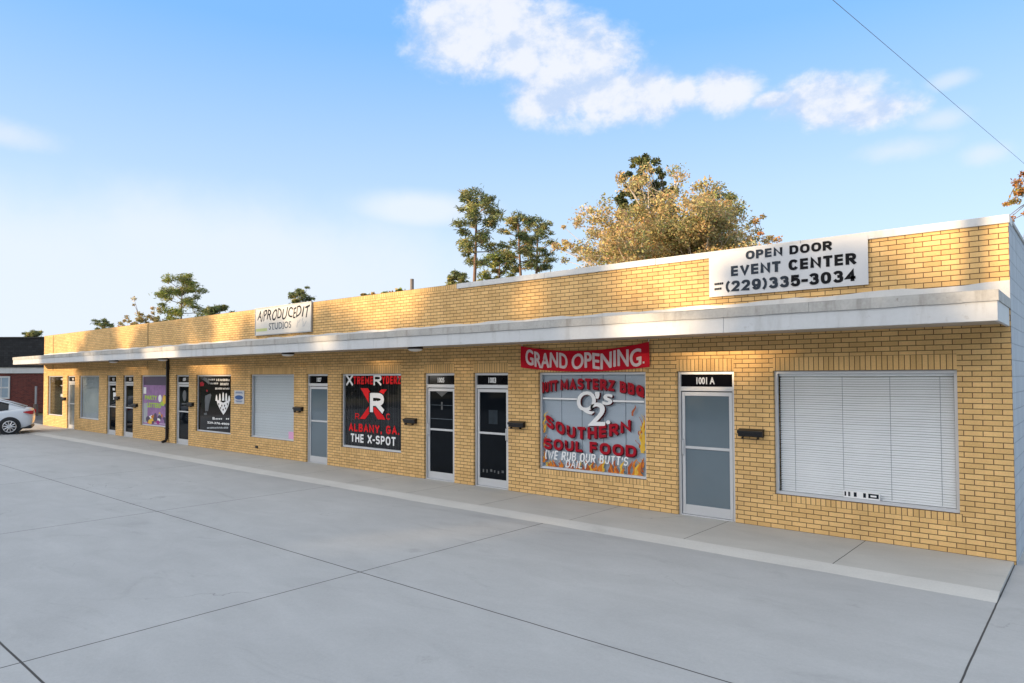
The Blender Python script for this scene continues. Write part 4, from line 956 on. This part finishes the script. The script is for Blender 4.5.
def pine(px, depth, ptop, pbase, rad_px, seed, label, lean=0.0, palette=PINE, density=1.0, cat='pine tree', group=None, leafs=.17, bark='bark_pine'):
    rng = np.random.default_rng(seed); p = spot(px, depth, -.1); Ht = height(ptop, depth) + .1; zb = max(1.0, height(pbase, depth)); rad = rad_px / F_PX * depth
    t = empty('pine_tree', p); tag(t, label, cat, group)
    tk = MB(); N = 9; pts = []
    for i in range(N):
        u = i / (N - 1); pts.append((lean * u * Ht + .12 * math.sin(u * 5 + seed), .12 * math.cos(u * 4 + seed), Ht * .96 * u))
    r0 = .012 * Ht + .06
    tk.tube(pts, [r0 * (1 - .82 * i / (N - 1)) for i in range(N)], 9)
    clumps = []
    def onto(u):
        f = u * (N - 1); i = min(int(f), N - 2); return Vector(pts[i]).lerp(Vector(pts[i + 1]), f - i)
    nb = 18
    for k in range(nb):
        z = zb + (Ht * .96 - zb) * ((k + .5 + rng.uniform(-.4, .4)) / nb); u = min(z / (Ht * .96), 1); q = onto(u)
        tt = (z - zb) / (Ht - zb); prof = (math.sin(math.pi * min(1, .20 + .78 * tt)) ** .8) * (.55 + .45 * rng.random())
        L = rad * max(.16, prof); an = k * 2.4 + rng.uniform(-.5, .5); rise = (.15 + .5 * tt) * L + rng.uniform(-.15, .2)
        tip = q + Vector((math.cos(an) * L, math.sin(an) * L, rise)); mid = q.lerp(tip, .5) + Vector((0, 0, -.08 * L))
        tk.tube([q, mid, tip], [max(.03, r0 * .32 * (1 - u * .6)), .035, .018], 5, cap=False)
        m_ = 2 + int(rng.random() * 3)
        for j in range(m_):
            f = .55 + .5 * (j + rng.random()) / m_; c = q.lerp(tip, f) + Vector(rng.normal(size=3) * .16 * rad * .5)
            s = rad * rng.uniform(.14, .30)
            clumps.append((tuple(c), (s, s, s * .55), int(density * 80 * (s / .5) ** 1.2 + 22), int(rng.integers(0, 4))))
    c = Vector(pts[-1]); clumps.append(((c.x, c.y, c.z + .02 * Ht), (rad * .3, rad * .3, rad * .22), int(180 * density), 1))
    tk.build('trunk', bark, t, smooth=True)
    leaves('crown', clumps, leafs, palette, rng, t, 5.0)
    return t

def broad(px, depth, ptop, rad_px, seed, label, palette, dens=1.0, pbot=None, leafs=.066, bark='bark_pale', group=None, cat='tree', stems=3, spread=1.0, name='broadleaf_tree', kin=1.0, fill=0):
    rng = np.random.default_rng(seed); p = spot(px, depth, -.1); Ht = height(ptop, depth) + .1; rad = rad_px / F_PX * depth
    t = empty(name, p); tag(t, label, cat, group); tk = MB(); clumps = []
    zc = Ht * .6; cr = Vector((rad, rad, Ht * .42))
    def inside(q): return ((q.x / cr.x) ** 2 + (q.y / cr.y) ** 2 + ((q.z - zc) / cr.z) ** 2)
    def grow(q, d, L, r, lv):
        n = 4; pts = [q]; rs = [r]
        for i in range(n):
            d = (d + Vector(rng.normal(size=3) * .16) + Vector((0, 0, .05))).normalized(); q = q + d * L / n; pts.append(q); rs.append(r * (1 - .55 * (i + 1) / n))
        tk.tube(pts, rs, 7 if lv < 2 else 5, cap=False)
        if lv >= 2:
            for f in (2, 3, 4):
                if rng.random() < .8: 
                    s = rng.uniform(.35, .75) * rad * .19 * kin; cc = pts[f] + Vector(rng.normal(size=3) * s * .6)
                    if inside(cc) < 1.25: clumps.append((tuple(cc), (s, s, s * .75), int(dens * 250 * (s / .6) ** 1.4 + 24), int(rng.integers(0, len(palette)))))
        if lv < 4:
            for k in range(3 if lv < 3 else 2):
                f = rng.uniform(.45, 1.0) if k else 1.0; i = min(int(f * n), n); b = pts[i]
                nd = (d + Vector(rng.normal(size=3)) * (.62 * spread)).normalized(); nd.z = nd.z * .8 + .12
                if inside(b + nd * L * .6) < 1.15: grow(b, nd, L * rng.uniform(.60, .80), max(.012, rs[i] * .72), lv + 1)
    for s in range(stems):
        an = s * 2 * math.pi / stems + seed; d = Vector((math.cos(an) * .34 * spread, math.sin(an) * .34 * spread, 1)).normalized() if stems > 1 else Vector((0, 0, 1))
        grow(Vector((math.cos(an) * .2, math.sin(an) * .2, 0)), d, Ht * .40, .02 * Ht, 0)
    tips = [Vector(c[0]) for c in clumps]
    for k in range(int(fill)):
        d = Vector(rng.normal(size=3)).normalized() * rng.uniform(.72, 1.0); c = Vector((d.x * cr.x, d.y * cr.y, zc + d.z * cr.z))
        if c.z < Ht * .34: continue
        b_ = min(tips, key=lambda q: (q - c).length) if tips else c
        tk.tube([b_, b_.lerp(c, .5) + Vector((0, 0, .08)), c], [.03, .02, .01], 5, cap=False)
        s = rad * rng.uniform(.07, .14); clumps.append(((c.x, c.y, c.z), (s, s, s * .8), int(dens * 230 * (s / .6) ** 1.3 + 20), int(rng.integers(0, len(palette)))))
    tk.build('trunk', bark, t, smooth=True)
    leaves('crown', clumps, leafs, palette, rng, t, 1.8)
    return t

pine(474, 46, 188, 262, 31, 3, 'tall lone pine with bare trunk, leftmost of the pines beside the autumn tree')
pine(520, 50, 212, 270, 24, 5, 'slender dark pine behind the roof between the lone pine and the autumn tree', density=.8)
pine(536, 54, 216, 272, 20, 9, 'thin pine touching the left edge of the large autumn tree', density=.8)
pine(498, 52, 250, 300, 24, 15, 'low bushy young pine at the foot of the tall lone pine', palette=GREEN)
pine(459, 56, 272, 300, 14, 17, 'very small pine tip just over the roof left of the lone pine')
broad(655, 33, 166, 92, 21, 'large golden autumn tree with pale limbs behind the roof', AUT, dens=.68, stems=5, spread=1.05, fill=95)
broad(590, 36, 196, 42, 23, 'smaller golden tree joined to the left side of the large autumn tree', AUT, dens=.8, stems=4, fill=90)
broad(735, 38, 200, 42, 29, 'thin half bare brown tree right of the large autumn tree', RUST + AUT, dens=.6, stems=4, bark='bark_grey', fill=50)
broad(647, 50, 157, 36, 31, 'dark green tree whose top rises above the large autumn tree', [(.13, .15, .065), (.10, .12, .055), (.18, .18, .07)], dens=1.5, stems=3, bark='bark_grey', leafs=.10, fill=300)
pine(775 - 60, 50, 190, 240, 26, 33, 'dark pine half hidden behind the right side of the autumn tree')
broad(1047, 30, 160, 46, 41, 'orange leaved tree beyond the corner of the building at the frame edge', RUST, dens=1.0, stems=4, bark='bark_grey', fill=90)
pine(182, 78, 278, 330, 28, 51, 'rounded green pine standing above the far left part of the roof', palette=GREEN + PINE, density=1.1, leafs=.2)
pine(216, 90, 306, 330, 18, 53, 'low dark tree top right of the rounded green pine', leafs=.24)
pine(300, 80, 289, 320, 14, 57, 'small dark pine tip directly behind the STUDIOS sign', leafs=.2)
broad(142, 70, 290, 22, 59, 'sparse nearly bare tree left of the rounded green pine', AUT, dens=.25, stems=5, bark='bark_grey', leafs=.10, fill=14)
broad(386, 60, 268, 28, 61, 'low russet tree top left of the roof pipe', RUST + GREEN, dens=.7, leafs=.16, stems=4)
pine(104, 95, 318, 335, 10, 63, 'tiny pine tip near the far left end of the roof', leafs=.2, density=.5)
pine(33, 95, 331, 350, 12, 67, 'tiny green tree top above the black shingle roof', leafs=.25, density=.8)

# row of trees on the far side of the street, behind the camera: they cast the dappled evening shade
def treeline():
    rng = np.random.default_rng(77); clumps = []
    for i in range(16):
        x = -52.6 + i * 4.2 + (rng.uniform(-.8, .8) if i else 0); y = -46 + rng.uniform(-2.5, 2.5); Ht = [12.8, 13.0, 12.5, 12.0, 12.1, 12.9, 12.3, 11.9, 11.35, 12.6, 13, 12.5, 13, 12, 13, 12.5][i] + rng.uniform(-.2, .2)
        for k in range(150):
            v = rng.random(); z = .4 + (Ht - .4) * v; wid = 3.4 * (math.sin(math.pi * min(1, .12 + .80 * v)) ** .7)
            an = rng.random() * 6.28; r_ = wid * rng.random() ** .6
            s = rng.uniform(.7, 1.3) * (1.05 - .45 * v); clumps.append(((x + math.cos(an) * r_, y + math.sin(an) * r_ * .8, z), (s, s, s * .8), int(16 if v > .80 else (34 if v > .70 else 60)), int(rng.integers(0, 3))))
    for i in range(13):
        x = -96 + i * 2.3; y = -44 + rng.uniform(-2, 2); Ht = 13 + rng.uniform(-1, 1)
        for k in range(45):
            v = rng.random(); z = .4 + Ht * v; an = rng.random() * 6.28; r_ = 2.4 * rng.random() ** .6; s = rng.uniform(.8, 1.4)
            clumps.append(((x + math.cos(an) * r_, y + math.sin(an) * r_, z), (s, s, s), 55, int(rng.integers(0, 3))))
    for i in range(30):
        x = -100 - i * 4.2; y = -46 + rng.uniform(-5, 5); Ht = 12 + rng.uniform(-2, 3)
        for k in range(30):
            v = rng.random(); z = .4 + Ht * v; an = rng.random() * 6.28; r_ = 3.2 * rng.random() ** .6; s = rng.uniform(1.1, 1.9)
            clumps.append(((x + math.cos(an) * r_, y + math.sin(an) * r_, z), (s, s, s), 50, int(rng.integers(0, 3))))
    o = leaves('treeline', clumps, .40, [(.07, .085, .03), (.05, .065, .025), (.09, .10, .035)], rng, None, 1.6)
    tag(o, 'long mass of roadside trees on the far side of the street', 'trees', None, 'stuff'); return o
treeline()

# utility pole in front of the corner (its shadow falls on the brick) and its cable
sh = Vector((SUN.x, SUN.y)).normalized(); PD = 16.0
pp = Vector((-.36, 0, 0)) + Vector((sh.x, sh.y, 0)) * PD
A_, B_ = ray(833, 0), ray(1006, 148); nn = A_.cross(B_); d_ = pp - CAM
pz = CAM.z - (nn.x * d_.x + nn.y * d_.y) / nn.z
t = empty('utility_pole', (pp.x, pp.y, -.1)); tag(t, 'brown wooden utility pole with a crossarm at the street side of the lot', 'pole')
q = MB(); q.tube([(0, 0, 0), (0, 0, pz * .5), (0, 0, pz + .5)], [.17, .145, .12], 12); q.build('shaft', 'pole_wood', t)
q = MB(); q.box(-1.1, 1.1, -.06, .06, pz - .3, pz - .18); q.build('crossarm', 'pole_wood', t)
for x in (-.95, 0.4, .95):
    q = MB(); q.tube([(x, 0, pz - .18), (x, 0, pz - .02)], [.03, .05], 8); q.build('insulator', 'galv', t)
far = CAM + B_.normalized() * 62 + (B_.normalized() - A_.normalized()) * 18
a0 = Vector((pp.x, pp.y, pz)); q = MB(); N = 40
q.tube([a0.lerp(far, i / N) for i in range(N + 1)], .009, 5)
tag(q.build('power_cable', plain('cable_sheath', (.24, .26, .29), .7)), 'thin dark overhead cable crossing the sky at the upper right', 'cable')

# ------------------------------------------------------------------ light and sky
sd = bpy.data.lights.new('sun', 'SUN'); so = bpy.data.objects.new('sun', sd); col.objects.link(so)
sd.energy = 2.0; sd.angle = R(.8); sd.color = (1.0, .72, .42)
so.rotation_euler = SUN.to_track_quat('Z', 'Y').to_euler(); so.location = (-20, -30, 30)

wd = bpy.data.worlds.new('World'); sc.world = wd; wd.use_nodes = True
nt = NT(wd.node_tree); bg = nt.n['Background']; bg.inputs['Strength'].default_value = .15
sky = nt.n.new('ShaderNodeTexSky'); sky.sky_type = 'NISHITA'; sky.sun_disc = False
sky.sun_elevation = SUN_EL; sky.sun_rotation = math.atan2(SUN.x, SUN.y) % (2 * math.pi)
sky.air_density = 1.0; sky.dust_density = .6; sky.ozone_density = 1.5
D = nt.n.new('ShaderNodeTexCoord').outputs['Generated']
def dot(v):
    n = nt.n.new('ShaderNodeVectorMath'); n.operation = 'DOT_PRODUCT'; nt.put(n.inputs[0], D); n.inputs[1].default_value = tuple(v); return n.outputs['Value']
az = nt.math('ARCTAN2', dot(RH), dot(FH)); el = nt.math('ARCSINE', dot(UP))
def ae(px, py):
    d = ray(px, py).normalized(); return math.atan2(d.dot(RH), d.dot(FH)), math.asin(d.z)
K = 1 / F_PX
nz = nt.noise(nt.vscale(D, (1, 1, 1.4)), 11.0, 10, .62, .15); nz2 = nt.noise(D, 5.0, 6, .6)
def blobs(lst):
    mm = None
    for px, py, rx, ry in lst:
        a_, e_ = ae(px, py); k = math.cos(a_) ** 1.0
        ra, re = rx * K * k * k, ry * K * k
        u = nt.math('DIVIDE', nt.math('ADD', az, -a_), ra); v = nt.math('DIVIDE', nt.math('ADD', el, -e_), re)
        q_ = nt.math('SUBTRACT', 1.0, nt.math('SQRT', nt.math('ADD', nt.math('MULTIPLY', u, u), nt.math('MULTIPLY', v, v))))
        mm = q_ if mm is None else nt.math('SMOOTH_MAX', mm, q_, .15)
    return mm
CUM = [(470, 30, 62, 48), (530, 40, 62, 42), (585, 60, 70, 45), (600, 92, 72, 36), (645, 92, 52, 34), (560, 95, 60, 26), (720, 90, 42, 24), (684, 92, 22, 18), (775, 100, 26, 9), (830, 100, 66, 28), (870, 112, 50, 20), (505, 15, 40, 30)]
THIN = [(898, 150, 62, 15), (940, 120, 40, 12), (985, 153, 34, 14), (5, 135, 70, 18), (950, 80, 30, 10)]
cm = nt.math('ADD', blobs(CUM), nt.math('MULTIPLY_ADD', nz, 1.8, -.84)); cmask = nt.math('MULTIPLY', nt.smooth(cm, -.05, .60), .95)
th = nt.math('ADD', blobs(THIN), nt.math('MULTIPLY_ADD', nz, 1.5, -.85)); tmask = nt.math('MULTIPLY', nt.smooth(th, -.15, .9), .5)
VEIL = [(40, 290, 330, 120), (250, 270, 330, 90), (420, 210, 90, 22)]
ve = nt.math('ADD', blobs(VEIL), nt.math('MULTIPLY_ADD', nz2, .9, -.45)); vmask = nt.math('MULTIPLY', nt.smooth(ve, -.10, .75), .88)
CLD, CSH, VEL = (1.86, 1.92, 2.08, 1), (1.20, 1.48, 1.98, 1), (1.74, 1.90, 2.12, 1)
off = nt.n.new('ShaderNodeVectorMath'); off.operation = 'ADD'; nt.put(off.inputs[0], D); off.inputs[1].default_value = tuple(Vector((0, 0, .022)) - RH * .012)
nzo = nt.noise(nt.vscale(off.outputs[0], (1, 1, 1.4)), 11.0, 6, .6, .15)
shade = nt.smooth(nt.math('ADD', nt.math('SUBTRACT', nz, nzo), nt.math('MULTIPLY', cm, .10)), -.10, .16)
def ramp(x, stops):
    n = nt.n.new('ShaderNodeValToRGB'); nt.put(n.inputs[0], x); e = n.color_ramp.elements
    e[0].position, e[0].color = stops[0][0], C4(stops[0][1]); e[1].position, e[1].color = stops[-1][0], C4(stops[-1][1])
    for p_, c in stops[1:-1]: k = e.new(p_); k.color = C4(c)
    return n.outputs[0]
air = ramp(el, [(0.0, (1.55, 1.78, 2.08)), (.25, (1.10, 1.50, 2.08)), (.46, (.46, 1.08, 2.10)), (.60, (.42, 1.02, 2.0)), (.82, (2.12, 2.22, 2.34)), (1.0, (2.25, 2.32, 2.40))])   # haze thinning with height, white added overhead, out of view, as neutral fill light
c_ = nt.mix(.88, sky.outputs[0], air)
# bright fill added to the unseen sunward sky behind the camera, lifts the shade
sunside = nt.smooth(dot((SUN.x, SUN.y, 0)), -.0 + .25, .9)
low = nt.smooth(el, .05, 1.1, 1.0, .45)
eve_fill = nt.math('MULTIPLY', nt.math('MULTIPLY', sunside, low), nt.math('MULTIPLY_ADD', nz2, .5, .72), clamp=True)
c_ = nt.mix(eve_fill, c_, (6.5, 6.25, 5.95, 1))
c_ = nt.mix(vmask, c_, VEL); c_ = nt.mix(tmask, c_, CLD)
c_ = nt.mix(cmask, c_, nt.mix(shade, CSH, CLD))
nt.l.new(c_, bg.inputs['Color'])

vs = sc.view_settings; vs.view_transform = 'Standard'; vs.look = 'None'; vs.exposure = 1.70; vs.gamma = 1.0; vs.use_curve_mapping = False
sc.render.engine = 'CYCLES'; sc.cycles.use_denoising = True; sc.cycles.max_bounces = 6; sc.cycles.transparent_max_bounces = 8
sc.cycles.sample_clamp_indirect = 6
